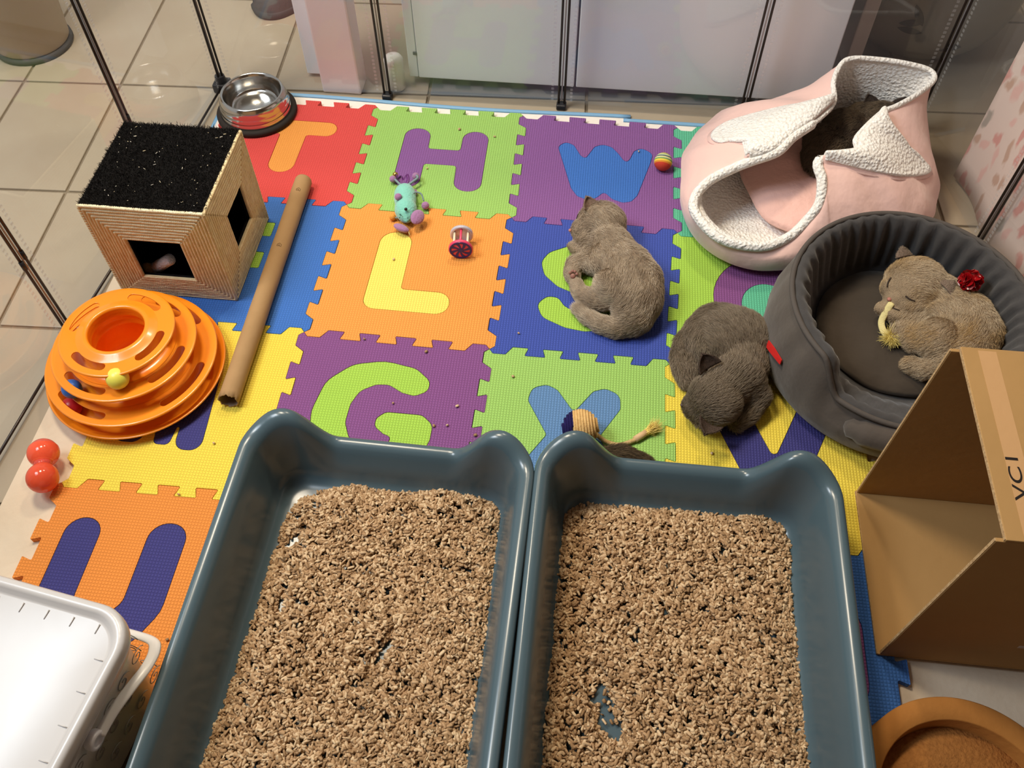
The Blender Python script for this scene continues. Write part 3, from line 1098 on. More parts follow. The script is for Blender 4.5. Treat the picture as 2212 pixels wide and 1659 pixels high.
def twist_vf(pts, r, turns_per_m=150, seg=8):
    """a two-strand twisted rope along a nearly straight run"""
    P = np.array(pts)
    L = np.concatenate([[0], np.cumsum(np.linalg.norm(np.diff(P, axis=0), axis=1))])
    n = max(4, int(L[-1] / 0.0016))
    s = np.linspace(0, L[-1], n)
    Q = np.column_stack([np.interp(s, L, P[:, i]) for i in range(3)])
    t = unit(P[-1] - P[0])
    u = unit(np.cross(t, [0.3, 0.5, 0.81]))
    w = np.cross(t, u)
    rings = []
    for i in range(n):
        ph = 2 * PI * turns_per_m * s[i]
        ring = []
        for j in range(seg):
            a = 2 * PI * j / seg
            rr = r * (0.76 + 0.30 * abs(math.cos(a - ph)))
            ring.append(tuple(Q[i] + u * rr * math.cos(a) + w * rr * math.sin(a)))
        rings.append(ring)
    return loft_vf(rings, True, True, True)


rope_face('y', CY0 + 0.0035, CX0, CX1, CZ0, CZ1, WF, -1)
rope_face('x', CX1 - 0.0035, CY0, CY1, CZ0, CZ1, WR, 1)
for axis, c in (('y', CY1 - 0.0035), ('x', CX0 + 0.0035)):   # unseen sides: plain horizontal wraps
    mb = MB()
    for k in range(37):
        z = CZ0 + 0.003 + k * 0.0053
        mb.add(*(tube_vf([(CX0, c, z), (CX1, c, z)], 0.0028, 6) if axis == 'y' else tube_vf([(c, CY0, z), (c, CY1, z)], 0.0028, 6)))
    mb.build('rope_wrap', M_sisal, cube, True, kind='stuff')
# carpet pile
n = 40000
R0 = np.column_stack([rng.uniform(CX0 + 0.004, CX1 - 0.003, n), rng.uniform(CY0 + 0.004, CY1 - 0.002, n), np.full(n, CZ1 - 0.0015)])
D0 = unit(np.column_stack([rng.normal(0, .8, n), rng.normal(0, .8, n), np.ones(n)]))
hair_object('carpet_pile', R0, D0, rng.uniform(0.0018, 0.0046, n), 0.0004, M_blackhair, cube, 3, bend=rng.normal(0, .4, (n, 3)), tipfrac=0.5)
M_lint = mat_island('lint', rgb(226, 214, 190), rgb(196, 178, 140), rgb(240, 236, 226))
mb = MB()
for _ in range(60):
    x, y = random.uniform(CX0 + .01, CX1 - .01), random.uniform(CY0 + .01, CY1 - .01)
    a = random.uniform(0, PI)
    l = random.choice((0.0004, 0.0005, 0.0008, 0.0008, 0.0022))
    d = Vector((math.cos(a), math.sin(a), 0)) * l
    p = Vector((x, y, CZ1 + 0.0034))
    mb.add(*tube_vf([p - d, p + d + Vector((0, 0, 0.0004))], random.uniform(0.0003, 0.0007), 5))
lint = mb.build('lint', M_lint, cube, True, kind='stuff')
# white plush stick inside the cube
M_plush = mat('white_plush', rgb(240, 242, 248), 0.95, 0.1, bump=(260, 0.003), noise=(40, 0.4), col2=rgb(190, 190, 196))
tag(MB().add(*tube_vf(catmull([(-0.297, -0.198, 0.0265), (-0.280, -0.206, 0.042), (-0.258, -0.213, 0.063), (-0.238, -0.217, 0.080)], 5), [0.0095] * 4 + [0.0105] * 6 + [0.010] * 5 + [0.006], 12)).build('plush_stick', M_plush), 'white plush stick lying inside the sisal cube behind its front window', 'cat toy')
M_tan = mat('tan_plush', rgb(168, 138, 96), 0.95, 0.1, bump=(260, 0.003))
tag(MB().add(*ball_vf((-0.292, -0.212, 0.036), (0.014, 0.012, 0.020), 16)).build('plush_ball', M_tan), 'tan plush lump beside the white stick inside the sisal cube', 'cat toy')

# ---------------------------------------------------------------- cardboard tube
M_kraft = mat('kraft_card', rgb(172, 138, 96), 0.8, 0.25, noise=(26, 0.35), col2=rgb(156, 122, 82), bump=(120, 0.0004))
M_kraft_in = mat('kraft_inside', rgb(150, 126, 104), 0.9, 0.2, noise=(40, 0.4))
A = Vector((-0.0895, 0.050, MZ1 + 0.0165))
B = Vector((-0.0845, -0.452, MZ1 + 0.0165))
tb = thing('cardboard_tube', 'long brown cardboard tube lying on the mats beside the sisal cube', 'tube', ((A + B) / 2 - Vector((0, 0, 0.0165))))
dv = (B - A).normalized()
sv = dv.cross(Vector((0, 0, 1))).normalized()
def ringt(c, r, sq=1.0, ragged=0.0):
    return [tuple(c + sv * (r * math.cos(2 * PI * j / 40)) + Vector((0, 0, 1)) * (r * sq * math.sin(2 * PI * j / 40)) + dv * (ragged * math.sin(j * 1.7) * math.cos(j * 0.6))) for j in range(40)]
MB().add(*loft_vf([ringt(A + dv * 0.0, 0.010), ringt(A + dv * 0.002, 0.0143), ringt(A + dv * 0.006, 0.0157)] + [ringt(A.lerp(B, k / 14), 0.0160 if k % 2 else 0.0157) for k in range(1, 14)] + [ringt(B - dv * 0.012, 0.016, 1.0, 0.0004), ringt(B, 0.0160, 1.02, 0.0022), ringt(B, 0.0142, 1.02, 0.0022)], True, True)).build('tube_wall', M_kraft, tb)
MB().add(*loft_vf([ringt(B, 0.0142, 1.02, 0.0022), ringt(B - dv * 0.02, 0.0140), ringt(A + dv * 0.02, 0.0138)], True, False, True)).build('inner_wall', M_kraft_in, tb, label='greyish paper inside of the tube')
M_ink = mat('printed_ink', rgb(78, 56, 38), 0.8, 0.2, noise=(200, 0.3))
def stamp(y, az, big):
    """small house-shaped recycling stamp printed on the tube"""
    c = A + dv * y
    pts = [(-0.0035, -0.002), (0.0035, -0.002), (0.0035, 0.002), (0.0, 0.005), (-0.0035, 0.002), (-0.0035, -0.002)]
    mb = MB()
    def on(p):
        a = az + p[0] * big / 0.0162
        return c + sv * (0.0162 * math.cos(a)) + Vector((0, 0, 1)) * (0.0162 * math.sin(a)) - dv * p[1] * big
    mb.add(*tube_vf([on(p) for p in pts], 0.00035, 5))
    mb.add(*tube_vf([on((-0.0012, -0.0006)), on((0.0012, -0.0006)), on((0.0, 0.0016)), on((-0.0012, -0.0006))], 0.0003, 5))
    mb.build('printed_stamp', M_ink, tb)
stamp(0.045, 1.75, 1.0)
stamp(0.185, 1.75, 1.0)

# ---------------------------------------------------------------- orange ball tower
M_org = mat('orange_plastic', rgb(250, 146, 26), 0.28, 0.5, coat=0.3, sss=0.15, bump=(6, 0.0004))
TC = Vector((-0.2480, -0.4010, MZ1))
tw = thing('ball_tower', 'round orange three-tier plastic ball track toy tower', 'cat toy', TC)


def slot_outline(r, w, a0, a1, n=10):
    o = []
    ro, ri = r + w / 2, r - w / 2
    for k in range(n + 1):
        a = a0 + (a1 - a0) * k / n
        o.append((ro * math.cos(a), ro * math.sin(a)))
    for k in range(1, 6):
        q = PI * k / 6
        c, s = math.cos(a1), math.sin(a1)
        o.append((r * c + w / 2 * (math.cos(q) * c - math.sin(q) * s), r * s + w / 2 * (math.cos(q) * s + math.sin(q) * c)))
    for k in range(n + 1):
        a = a1 + (a0 - a1) * k / n
        o.append((ri * math.cos(a), ri * math.sin(a)))
    for k in range(1, 6):
        q = PI + PI * k / 6
        c, s = math.cos(a0), math.sin(a0)
        o.append((r * c + w / 2 * (math.cos(q) * c - math.sin(q) * s), r * s + w / 2 * (math.cos(q) * s + math.sin(q) * c)))
    return o


def circ(r, n=72):
    return [(r * math.cos(2 * PI * k / n), r * math.sin(2 * PI * k / n)) for k in range(n)]


def plate(z, r_out, r_in, dish, a_off, tier):
    sl_ = [slot_outline(r_out - 0.0165, 0.0125, math.radians(a_off + 90 * k - 21), math.radians(a_off + 90 * k + 21)) for k in range(4)]
    me = filled_mesh('track_plate', [circ(r_out), circ(r_in)] + sl_, 0.0011, 0.0007, z)
    me.transform(Matrix.Translation((TC.x, TC.y, TC.z)))
    p = obj('track_plate', me, M_org, tw, False)
    MB().add(*lathe_vf([(r_out - 0.0022, z - 0.001), (r_out + 0.0012, z - 0.0026), (r_out + 0.0022, z - 0.0004), (r_out + 0.0012, z + 0.0014), (r_out - 0.002, z + 0.0012)], 80, TC)).build('rim', M_org, p)


# base dish
MB().add(*lathe_vf([(0.0, 0.0), (0.112, 0.0), (0.119, 0.002), (0.136, 0.016), (0.1385, 0.0175), (0.1375, 0.0192), (0.134, 0.0178), (0.1175, 0.0055), (0.108, 0.0045), (0.098, 0.007), (0.094, 0.014), (0.0925, 0.036)], 96, TC)).build('base_dish', M_org, tw)
plate(0.0400, 0.129, 0.094, 0, 66, 0)
MB().add(*lathe_vf([(0.0965, 0.0415), (0.090, 0.0408), (0.082, 0.0425), (0.077, 0.048), (0.0755, 0.070)], 96, TC)).build('track_wall', M_org, tw)
plate(0.0725, 0.1065, 0.0765, 0, 68, 1)
MB().add(*lathe_vf([(0.0790, 0.0742), (0.072, 0.0735), (0.065, 0.0755), (0.060, 0.081), (0.0585, 0.101)], 96, TC)).build('track_wall', M_org, tw)
plate(0.1030, 0.0835, 0.0575, 0, 70, 2)
MB().add(*lathe_vf([(0.0605, 0.1040), (0.055, 0.1058), (0.050, 0.1085), (0.0455, 0.1100), (0.0425, 0.1088), (0.0412, 0.105), (0.0425, 0.098), (0.0405, 0.094), (0.0425, 0.088), (0.043, 0.078), (0.041, 0.074), (0.044, 0.068), (0.046, 0.04), (0.047, 0.006), (0.03, 0.0025), (0.0, 0.002)], 96, TC)).build('hub_ring', M_org, tw)
def mball(name, col, label, a, r, z, rad=0.0175):
    mm = mat(name, col, 0.35, 0.5, sss=0.2, bump=(30, 0.0003))
    c = TC + Vector((r * math.cos(math.radians(a)), r * math.sin(math.radians(a)), z))
    tag(MB().add(*ball_vf(c, rad, 20)).build('track_ball', mm), label, 'ball', 'balls of the orange tower')
mball('yellow_ball', rgb(238, 230, 96), 'yellow ball on the middle track of the orange tower', -72, 0.0800, 0.0905, 0.0165)
mball('blue_ball', rgb(52, 112, 198), 'blue ball inside the orange tower seen through a slot', -126, 0.0985, 0.0566, 0.0148)
mball('red_ball', rgb(206, 42, 48), 'red ball in the lowest track of the orange tower', -128, 0.1135, 0.0202, 0.0155)

# ---------------------------------------------------------------- litter trays
M_tray = mat('slate_blue_plastic', rgb(78, 97, 106), 0.24, 0.5, noise=(5, 0.25), col2=rgb(66, 84, 94), bump=(5, 0.0004))


def tray(name, label, x0, x1, y0, y1, rot, hfun=None):
    cx, cy = (x0 + x1) / 2, (y0 + y1) / 2
    hw, hh, R = (x1 - x0) / 2, (y1 - y0) / 2, 0.060
    Rm = Matrix.Rotation(rot, 3, 'Z')
    ns, nc = 44, 12

    def outline(off, dent):
        """rounded rectangle inset by off; returns (x, y, u, side)"""
        w, h, r = hw - off, hh - off, max(R - off * 0.6, 0.02)
        pts = []
        def seg(a, b, n, side):
            for k in range(n):
                t = k / n
                pts.append((a[0] + (b[0] - a[0]) * t, a[1] + (b[1] - a[1]) * t, side))
        def arc(c, a0, side):
            for k in range(nc):
                a = a0 + PI / 2 * k / nc
                pts.append((c[0] + r * math.cos(a), c[1] + r * math.sin(a), side))
        seg((w, -h + r), (w, h - r), ns, 'r')
        arc((w - r, h - r), 0, 'c')
        seg((w - r, h), (-w + r, h), ns, 'b')
        arc((-w + r, h - r), PI / 2, 'c')
        seg((-w, h - r), (-w, -h + r), ns, 'l')
        arc((-w + r, -h + r), PI, 'f')
        seg((-w + r, -h), (w - r, -h), ns, 'f')
        arc((w - r, -h + r), 1.5 * PI, 'f')
        return pts

    def sstep(a, b, x):
        t = max(0, min(1, (x - a) / (b - a)))
        return t * t * (3 - 2 * t)

    def H(x, y, side):
        h = 0.128
        if y > hh - 0.09 and side in 'bc':
            u = abs(x) / hw
            ear = math.exp(-((u - 0.78) / 0.17) ** 2) * sstep(hh - 0.05, hh - 0.005, y)
            h += 0.016 * ear
            h -= 0.046 * sstep(0.70, 0.42, u) * sstep(hh - 0.03, hh - 0.012, y)
        return h - 0.0

    base = outline(0, 0)
    hs = [H(*p) for p in base]
    prof = [(0.006, -0.016, 0), (0.0015, -0.012, 0), (0.0, -0.006, 0), (0.002, -0.0015, 0), (0.007, 0.0, 0), (0.014, -0.0015, 0), (0.019, -0.006, 0), (0.023, -0.014, 0)]
    def ring(off, zf):
        o = outline(off, 0)
        out = []
        for p, h in zip(o, hs):
            q = Rm @ Vector((p[0], p[1], 0))
            out.append((cx + q.x, cy + q.y, zf(h)))
        return out
    z0 = MZ1
    rings = [ring(o_, lambda h, d=d: h + d) for o_, d, _ in prof]
    rings += [ring(0.030, lambda h: 0.5 * (h - 0.014) + 0.5 * 0.045), ring(0.037, lambda h: 0.042), ring(0.041, lambda h: 0.030), ring(0.048, lambda h: 0.0225), ring(0.060, lambda h: z0 + 0.0075)]
    o = outline(0.060, 0)
    rings.append([(cx + (a[0] - cx) * 0.5, cy + (a[1] - cy) * 0.5, z0 + 0.0072) for a in rings[-1]])
    outer = [rings[0], ring(0.012, lambda h: h - 0.016), ring(0.020, lambda h: 0.06), ring(0.034, lambda h: z0 + 0.006), ring(0.042, lambda h: z0)]
    t = thing('litter_tray', label, 'litter tray', (cx, cy, z0))
    mb = MB().add(*loft_vf(rings, True, False, True))
    mb.add(*loft_vf([list(reversed(r)) for r in outer], True, False, True))
    mb.build('tray_shell', M_tray, t)
    return t


tray('litter_tray', 'slate blue litter tray with cat-ear corners beside the white pail', -0.0085, 0.3965, -1.075, -0.5275, math.radians(-0.8))
tray('litter_tray', 'slate blue litter tray with cat-ear corners beside the cardboard box', 0.3985, 0.8035, -1.075, -0.5195, 0.0)

# wood litter: loose chips, nobody could count them
M_chip = mat_island('wood_chip_litter', rgb(148, 116, 82), rgb(184, 148, 110), rgb(222, 194, 156), 0.85)
LITL = [(0.142, -0.572), (0.092, -0.586), (0.063, -0.608), (0.053, -0.635), (0.050, -0.698), (0.050, -0.765), (0.045, -0.827), (0.042, -0.886), (0.037, -0.925), (0.032, -0.97), (0.04, -1.01), (0.36, -1.01), (0.362, -0.937), (0.366, -0.851), (0.366, -0.731), (0.364, -0.651), (0.360, -0.600), (0.330, -0.576), (0.283, -0.568), (0.230, -0.572), (0.198, -0.579)]
LITR = [(0.440, -0.587), (0.475, -0.568), (0.560, -0.563), (0.638, -0.559), (0.715, -0.561), (0.748, -0.572), (0.758, -0.610), (0.752, -0.664), (0.755, -0.739), (0.757, -0.810), (0.760, -0.864), (0.760, -1.01), (0.430, -1.01), (0.428, -0.931), (0.428, -0.816), (0.431, -0.724), (0.434, -0.658)]


def inside(poly, P):
    x, y = P[:, 0], P[:, 1]
    ins = np.zeros(len(P), bool)
    n = len(poly)
    for i in range(n):
        x0, y0 = poly[i]
        x1, y1 = poly[(i + 1) % n]
        c = ((y0 > y) != (y1 > y)) & (x < (x1 - x0) * (y - y0) / (y1 - y0 + 1e-12) + x0)
        ins ^= c
    return ins


def chip_template():
    """a stubby flattened chip with faceted ends"""
    v, f = [], []
    xs_ = (-1.0, -0.72, 0.72, 1.0)
    rr = (0.55, 1.0, 1.0, 0.5)
    for x, r in zip(xs_, rr):
        for j in range(5):
            a = 2 * PI * j / 5 + 0.3
            v.append((x, r * math.cos(a), r * 0.62 * math.sin(a)))
    f = []
    for i in range(3):
        for j in range(5):
            k = (j + 1) % 5
            f += [(i * 5 + j, i * 5 + k, (i + 1) * 5 + k), (i * 5 + j, (i + 1) * 5 + k, (i + 1) * 5 + j)]
    f += [(0, 2, 1), (0, 3, 2), (0, 4, 3), (15, 16, 17), (15, 17, 18), (15, 18, 19)]
    return np.array(v), np.array(f)


TV, TF = chip_template()


def chips(name, pts, z, label=None, lo=0.0026, hi=0.0056, tilt=0.35, m=M_chip):
    n = len(pts)
    yaw = rng.uniform(0, 2 * PI, n)
    pit = rng.normal(0, tilt, n)
    rol = rng.normal(0, 0.5, n)
    sx = rng.uniform(lo, hi, n) * 0.92
    sy = rng.uniform(0.0014, 0.0027, n)
    v = TV[None] * np.stack([sx, sy, sy], 1)[:, None, :]
    v = v + rng.normal(0, 0.00022, v.shape)
    c, s = np.cos(rol)[:, None], np.sin(rol)[:, None]
    v = np.stack([v[..., 0], v[..., 1] * c - v[..., 2] * s, v[..., 1] * s + v[..., 2] * c], -1)
    c, s = np.cos(pit)[:, None], np.sin(pit)[:, None]
    v = np.stack([v[..., 0] * c - v[..., 2] * s, v[..., 1], v[..., 0] * s + v[..., 2] * c], -1)
    c, s = np.cos(yaw)[:, None], np.sin(yaw)[:, None]
    v = np.stack([v[..., 0] * c - v[..., 1] * s, v[..., 0] * s + v[..., 1] * c, v[..., 2]], -1)
    v = v + np.column_stack([pts, z])[:, None, :]
    F = (TF[None] + (np.arange(n) * len(TV))[:, None, None]).reshape(-1, 3)
    return obj(name, fast_mesh(name, v.reshape(-1, 3), F), m, None, False, kind='stuff')


def noise2(P, seed, k):
    r = np.random.default_rng(seed)
    h = np.zeros(len(P))
    for _ in range(14):
        f = r.normal(0, k, 2)
        h += np.sin(P @ f + r.uniform(0, 6.28))
    return h / 14 ** 0.5


def litter(label, poly, bare, n, seed):
    lo, hi = np.min(poly, 0), np.max(poly, 0)
    P = rng.uniform(lo, hi, (int(n * 1.5), 2))
    P = P + 0.0035 * np.column_stack([noise2(P, seed + 3, 160), noise2(P, seed + 4, 160)])
    P = P[inside(poly, P)]
    ed = np.min([np.abs((P - a) @ unit(np.array([-(b - a)[1], (b - a)[0]]))) + 10 * np.maximum(0, np.linalg.norm(P - (a + b) / 2, axis=1) - np.linalg.norm(b - a) / 2 - 0.004)
                 for a, b in zip(np.array(poly), np.roll(np.array(poly), -1, 0))], axis=0)
    depth = 0.003 + 0.011 * np.clip(ed / 0.03, 0, 1) + 0.0022 * noise2(P, seed, 55)
    keep = np.ones(len(P), bool)
    for bx, by, rx, ry, rot in bare:
        d = P - np.array([bx, by])
        c, s = math.cos(rot), math.sin(rot)
        e = ((d[:, 0] * c + d[:, 1] * s) / rx) ** 2 + ((-d[:, 0] * s + d[:, 1] * c) / ry) ** 2 + 0.35 * noise2(P, seed + 9, 260)
        keep &= ~((e < 1.0) & (rng.random(len(P)) > 0.02))
        depth = np.where((e < 3.2) & (e > 0.7), depth * 0.45, depth)
    P, depth = P[keep], np.clip(depth[keep], 0.002, None)
    z = MZ1 + 0.0085 + rng.random(len(P)) ** 0.4 * depth
    o = chips('wood_litter', P, z)
    tag(o, label, 'litter', kind='stuff')


litter('brown wood chip litter filling the tray beside the white pail', LITL, [(0.073, -0.667, .007, .013, -.5), (0.080, -0.762, .006, .010, 0), (0.226, -0.812, .006, .022, -.35), (0.322, -0.688, .010, .004, 0.3), (0.072, -0.632, .006, .004, 0)], 17500, 3)
litter('brown wood chip litter filling the tray beside the cardboard box', LITR, [(0.508, -0.838, .010, .026, .35), (0.520, -0.868, .012, .018, .5), (0.709, -0.744, .003, .010, .2)], 17500, 11)
# crumbs strewn over mats and trays
cr = []
for x, y in ((.175, .24), (.247, .225), (.53, .21), (.11, -.12), (.095, -.30), (.20, -.315), (.165, -.42), (.345, -.35), (.265, -.415), (.345, -.262), (-.09, -.52), (-.115, -.61), (.655, -.46), (.775, -.46), (-.06, -.82), (.235, -.455), (.255, -.452), (.30, -.465), (.13, .12)):
    cr.append((x, y))
o = chips('litter_crumbs', np.array(cr), np.full(len(cr), MZ1 + 0.0024), lo=0.0015, hi=0.003, tilt=0.1)
tag(o, 'scattered brown crumbs of litter lying on the foam mats', 'crumbs', kind='stuff')

# ---------------------------------------------------------------- pink cave bed
M_pink = mat('pink_velour', rgb(238, 200, 190), 0.9, 0.2, sheen=0.35, noise=(7, 0.3), col2=rgb(230, 188, 182), bump=(14, 0.006))
M_sherpa = mat_fleece('cream_sherpa', rgb(252, 250, 246), rgb(240, 235, 228), 190, 0.0030)
M_cush = mat('pink_cushion', rgb(232, 188, 178), 0.85, 0.2, sheen=0.2, bump=(26, 0.008))
BC = np.array([0.835, 0.105])
RIM = [(0.817, 0.036, 0.165, 282), (0.874, 0.056, 0.172, 314), (0.879, 0.084, 0.178, 338), (0.923, 0.141, 0.186, 355), (0.954, 0.164, 0.187, 9), (0.992, 0.196, 0.190, 23),
       (1.026, 0.238, 0.190, 35), (1.020, 0.259, 0.195, 42), (0.981, 0.267, 0.200, 51), (0.934, 0.273, 0.201, 62), (0.886, 0.273, 0.200, 75), (0.865, 0.257, 0.195, 86),
       (0.852, 0.219, 0.186, 99), (0.850, 0.173, 0.177, 116), (0.816, 0.126, 0.172, 138), (0.779, 0.092, 0.165, 158), (0.752, 0.062, 0.155, 172), (0.712, 0.052, 0.140, 183),
       (0.684, 0.048, 0.125, 191), (0.643, 0.027, 0.110, 201), (0.620, -0.008, 0.098, 209), (0.628, -0.042, 0.090, 217), (0.668, -0.082, 0.083, 229), (0.730, -0.090, 0.080, 241),
       (0.776, -0.070, 0.085, 250), (0.804, -0.045, 0.100, 258), (0.822, -0.025, 0.125, 265), (0.822, 0.003, 0.150, 273)]
rim_pts = np.array([r[:3] for r in RIM])
rim_ang = np.array([r[3] for r in RIM], float)
rim_ang = np.where(rim_ang < 282, rim_ang + 360, rim_ang)
k4 = np.column_stack([rim_pts, rim_ang])
k4c = np.vstack([k4[-1:] - [0, 0, 0, 360], k4, k4[:2] + [0, 0, 0, 360]])
dense = []
for i in range(1, len(k4) + 1):
    a, b_, c, d = k4c[i - 1], k4c[i], k4c[i + 1], k4c[min(i + 2, len(k4c) - 1)]
    for k in range(6):
        t = k / 6
        dense.append(0.5 * ((2 * b_) + (c - a) * t + (2 * a - 5 * b_ + 4 * c - d) * t * t + (3 * b_ - a - 3 * c + d) * t ** 3))
dense = np.array(dense)
RIMC, RANG = dense[:, :3], np.radians(dense[:, 3])
BR_A = [0, 20, 40, 58, 75, 92, 110, 135, 160, 180, 200, 214, 228, 241, 255, 270, 285, 300, 315, 330, 345, 360]
BR_R = [.222, .232, .25, .232, .205, .208, .225, .23, .226, .226, .238, .246, .246, .232, .203, .182, .176, .180, .194, .207, .217, .222]


def base_ring(scale, z):
    r = np.interp(np.degrees(RANG) % 360, BR_A, BR_R)
    r = np.convolve(np.concatenate([r[-4:], r, r[:4]]), np.ones(9) / 9, 'valid') * scale
    return np.column_stack([BC[0] + r * np.cos(RANG), BC[1] + r * np.sin(RANG), np.full(len(r), z)])


def mix_ring(a, b, t, bow=0.0):
    m_ = a * (1 - t) + b * t
    m_[:, 2] += bow * math.sin(PI * t) * np.clip((b[:, 2] - 0.09) / 0.05, 0 if bow > 0.015 else 1, 1)
    return m_


bulge = base_ring(1.02, 0.062)
bed = thing('cave_bed', 'pink cave-style cat bed with cream sherpa lining in the back corner', 'cat bed', (BC[0], BC[1], MZ1))
wr = 0.0035 * np.sin(RANG * 9) + 0.002 * np.sin(RANG * 17 + 1)
def wrinkled(r_, k):
    o_ = r_.copy()
    o_[:, 2] += wr * k
    o_[:, :2] += unit(o_[:, :2] - BC) * (wr * k * 0.8)[:, None]
    return o_
rings = [base_ring(0.82, MZ1), base_ring(0.93, MZ1 + 0.004), base_ring(1.0, 0.032), wrinkled(bulge, .6)]
for t in (.18, .36, .54, .72, .86):
    rings.append(wrinkled(mix_ring(bulge, RIMC, t, 0.020), 1.0 - t * .5))
rings.append(RIMC + [0, 0, 0.001])
MB().add(*loft_vf([[tuple(p) for p in r_] for r_ in rings], True, True, False)).build('outer_shell', M_pink, bed)
inb = base_ring(0.90, 0.075)
rings = [RIMC + [0, 0, 0.0]]
for t in (.12, .3, .5, .7, .88):
    rings.append(mix_ring(RIMC, inb, t, 0.010) - [0, 0, 0.007])
rings += [base_ring(0.88, 0.05), base_ring(0.80, 0.028), base_ring(0.5, 0.024)]
sh_me = fast_mesh('lining', *loft_vf([[tuple(p) for p in r_] for r_ in rings], True, False, True))
obj('sherpa_lining', sh_me, M_sherpa, bed)
hem = RIMC.copy()
tg = unit(np.roll(hem, -1, 0) - np.roll(hem, 1, 0))
pts = [tuple(p) for p in np.vstack([hem, hem[:1]])]
hm = MB().add(*tube_vf(pts, [0.0085 * (1 if 140 <= (math.degrees(a) % 360) <= 285 else 0.55) for a in list(RANG) + [RANG[0]]], 10, False))
hm.build('sherpa_hem', M_sherpa, bed)
# loose cushion inside
cu = MB()
cv, cf = [], []
n = 48
crings = []
for s, z in ((0.0, 0.030), (.80, .030), (.97, .040), (1.0, .048), (.96, .056), (.80, .066), (.5, .071), (.2, .070)):
    crings.append([(0.870 + s * 0.155 * math.cos(2 * PI * k / n) * (1 + .03 * math.sin(5 * 2 * PI * k / n)), 0.115 + s * 0.150 * math.sin(2 * PI * k / n),
                    z + (0.003 * math.sin(7 * 2 * PI * k / n + 3 * s) * s)) for k in range(n)])
cm = fast_mesh('cushion', *loft_vf(crings, True, True, True))
tag(obj('bed_cushion', cm, M_cush), 'pink cushion inside the pink cave bed under the dark kitten', 'cushion')

def polyline(pts, n):
    P = np.array(pts, float)
    L = np.concatenate([[0], np.cumsum(np.linalg.norm(np.diff(P, axis=0), axis=1))])
    s_ = np.linspace(0, L[-1], n)
    return np.column_stack([np.interp(s_, L, P[:, i]) for i in range(3)])


def lapel(fold, out, back=False):
    """part of the opening's edge folded outwards over the shell, fleece side up"""
    A_, B_2 = polyline(catmull(fold, 4), 40), polyline(catmull(out, 4), 40)
    rows = []
    for k in range(11):
        t = k / 10
        q = A_ * (1 - t) + B_2 * t
        q[:, 2] += 0.006 + 0.013 * math.sin(PI * min(1, t * 1.15) ** 0.8) - 0.002 * t
        rows.append([tuple(p) for p in q])
    me = fast_mesh('lapel', *loft_vf(rows, False))
    obj('sherpa_lapel', evaluated(me, [('SOLIDIFY', dict(thickness=0.0075, offset=0.0)), ('SUBSURF', dict(levels=1, render_levels=1))]), M_sherpa, bed)
    rows2 = []
    ctr = (A_.mean(0) + B_2.mean(0)) / 2
    for k in range(9):
        t = k / 8
        q = A_ * (1 - t) + B_2 * t
        q[:, :2] += unit(q[:, :2] - ctr[:2]) * (0.004 * t)
        q[:, 2] += 0.001 + 0.011 * math.sin(PI * min(1, t * 1.15) ** 0.8) - 0.004 * t
        rows2.append([tuple(p) for p in q])
    me = fast_mesh('lapel_back', *loft_vf(rows2, False))
    obj('lapel_back', evaluated(me, [('SOLIDIFY', dict(thickness=0.003, offset=0.0))]), M_pink, bed)


lapel([(0.848, .172, .178), (0.815, .126, .173), (0.779, .094, .166), (0.752, .064, .156), (0.728, .054, .147), (.706, .054, .138)],
      [(0.846, .174, .177), (0.776, .180, .157), (0.718, .188, .128), (0.673, .186, .106), (0.651, .165, .097), (0.656, .122, .117), (0.690, .108, .136), (.698, .085, .139), (.702, .058, .137)])
lapel([(0.923, .138, .186), (0.899, .110, .182), (0.880, .080, .178), (0.874, .055, .173), (0.843, .043, .169), (0.821, .035, .166)],
      [(0.926, .138, .184), (0.945, .116, .166), (0.990, .106, .138), (1.036, .108, .096), (1.000, .070, .112), (0.945, .034, .141), (0.878, .026, .157), (0.823, .032, .165)])


# ---------------------------------------------------------------- grey round bed
M_grey = mat('grey_suede', rgb(84, 76, 70), 0.9, 0.25, sheen=0.3, noise=(9, 0.3), col2=rgb(70, 64, 58), bump=(40, 0.002))
M_greyin = mat('grey_inner', rgb(72, 70, 70), 0.92, 0.2, sheen=0.25, noise=(30, 0.4), col2=rgb(56, 54, 54), bump=(60, 0.001))
M_pad_dk = mat('charcoal_cushion', rgb(70, 61, 52), 0.92, 0.2, sheen=0.15, noise=(6, 0.3), col2=rgb(62, 56, 50), bump=(11, 0.010))
M_pipe = mat('grey_piping', rgb(84, 78, 74), 0.85, 0.25, bump=(120, 0.0006))
GC = np.array([0.930, -0.258])
gb = thing('round_bed', 'round grey cat bed with ruffled sides beside the cardboard box', 'cat bed', (GC[0], GC[1], MZ1))
NG = 240
GA = np.linspace(0, 2 * PI, NG, endpoint=False)
def gdip(a):
    d = (a - math.radians(262) + PI) % (2 * PI) - PI
    w = math.radians(30)
    t = np.clip((np.abs(d) - w) / math.radians(16), 0, 1)
    return 1 - t * t * (3 - 2 * t)
dip = gdip(GA)
topz = 0.155 - 0.055 * dip
def gring(rx, ry, z, cx=0.0, cy=0.0, ruf=0.0, nr=44, ph=0.0):
    rr_ = ruf * (np.sin(GA * nr + 2.0 * np.sin(GA * 3) + ph) + 0.5 * np.sin(GA * (nr * 0.62) + 1.3))
    return np.column_stack([GC[0] + cx + (rx + rr_) * np.cos(GA), GC[1] + cy + (ry + rr_) * np.sin(GA), np.zeros(NG) + z + rr_ * 0.35])
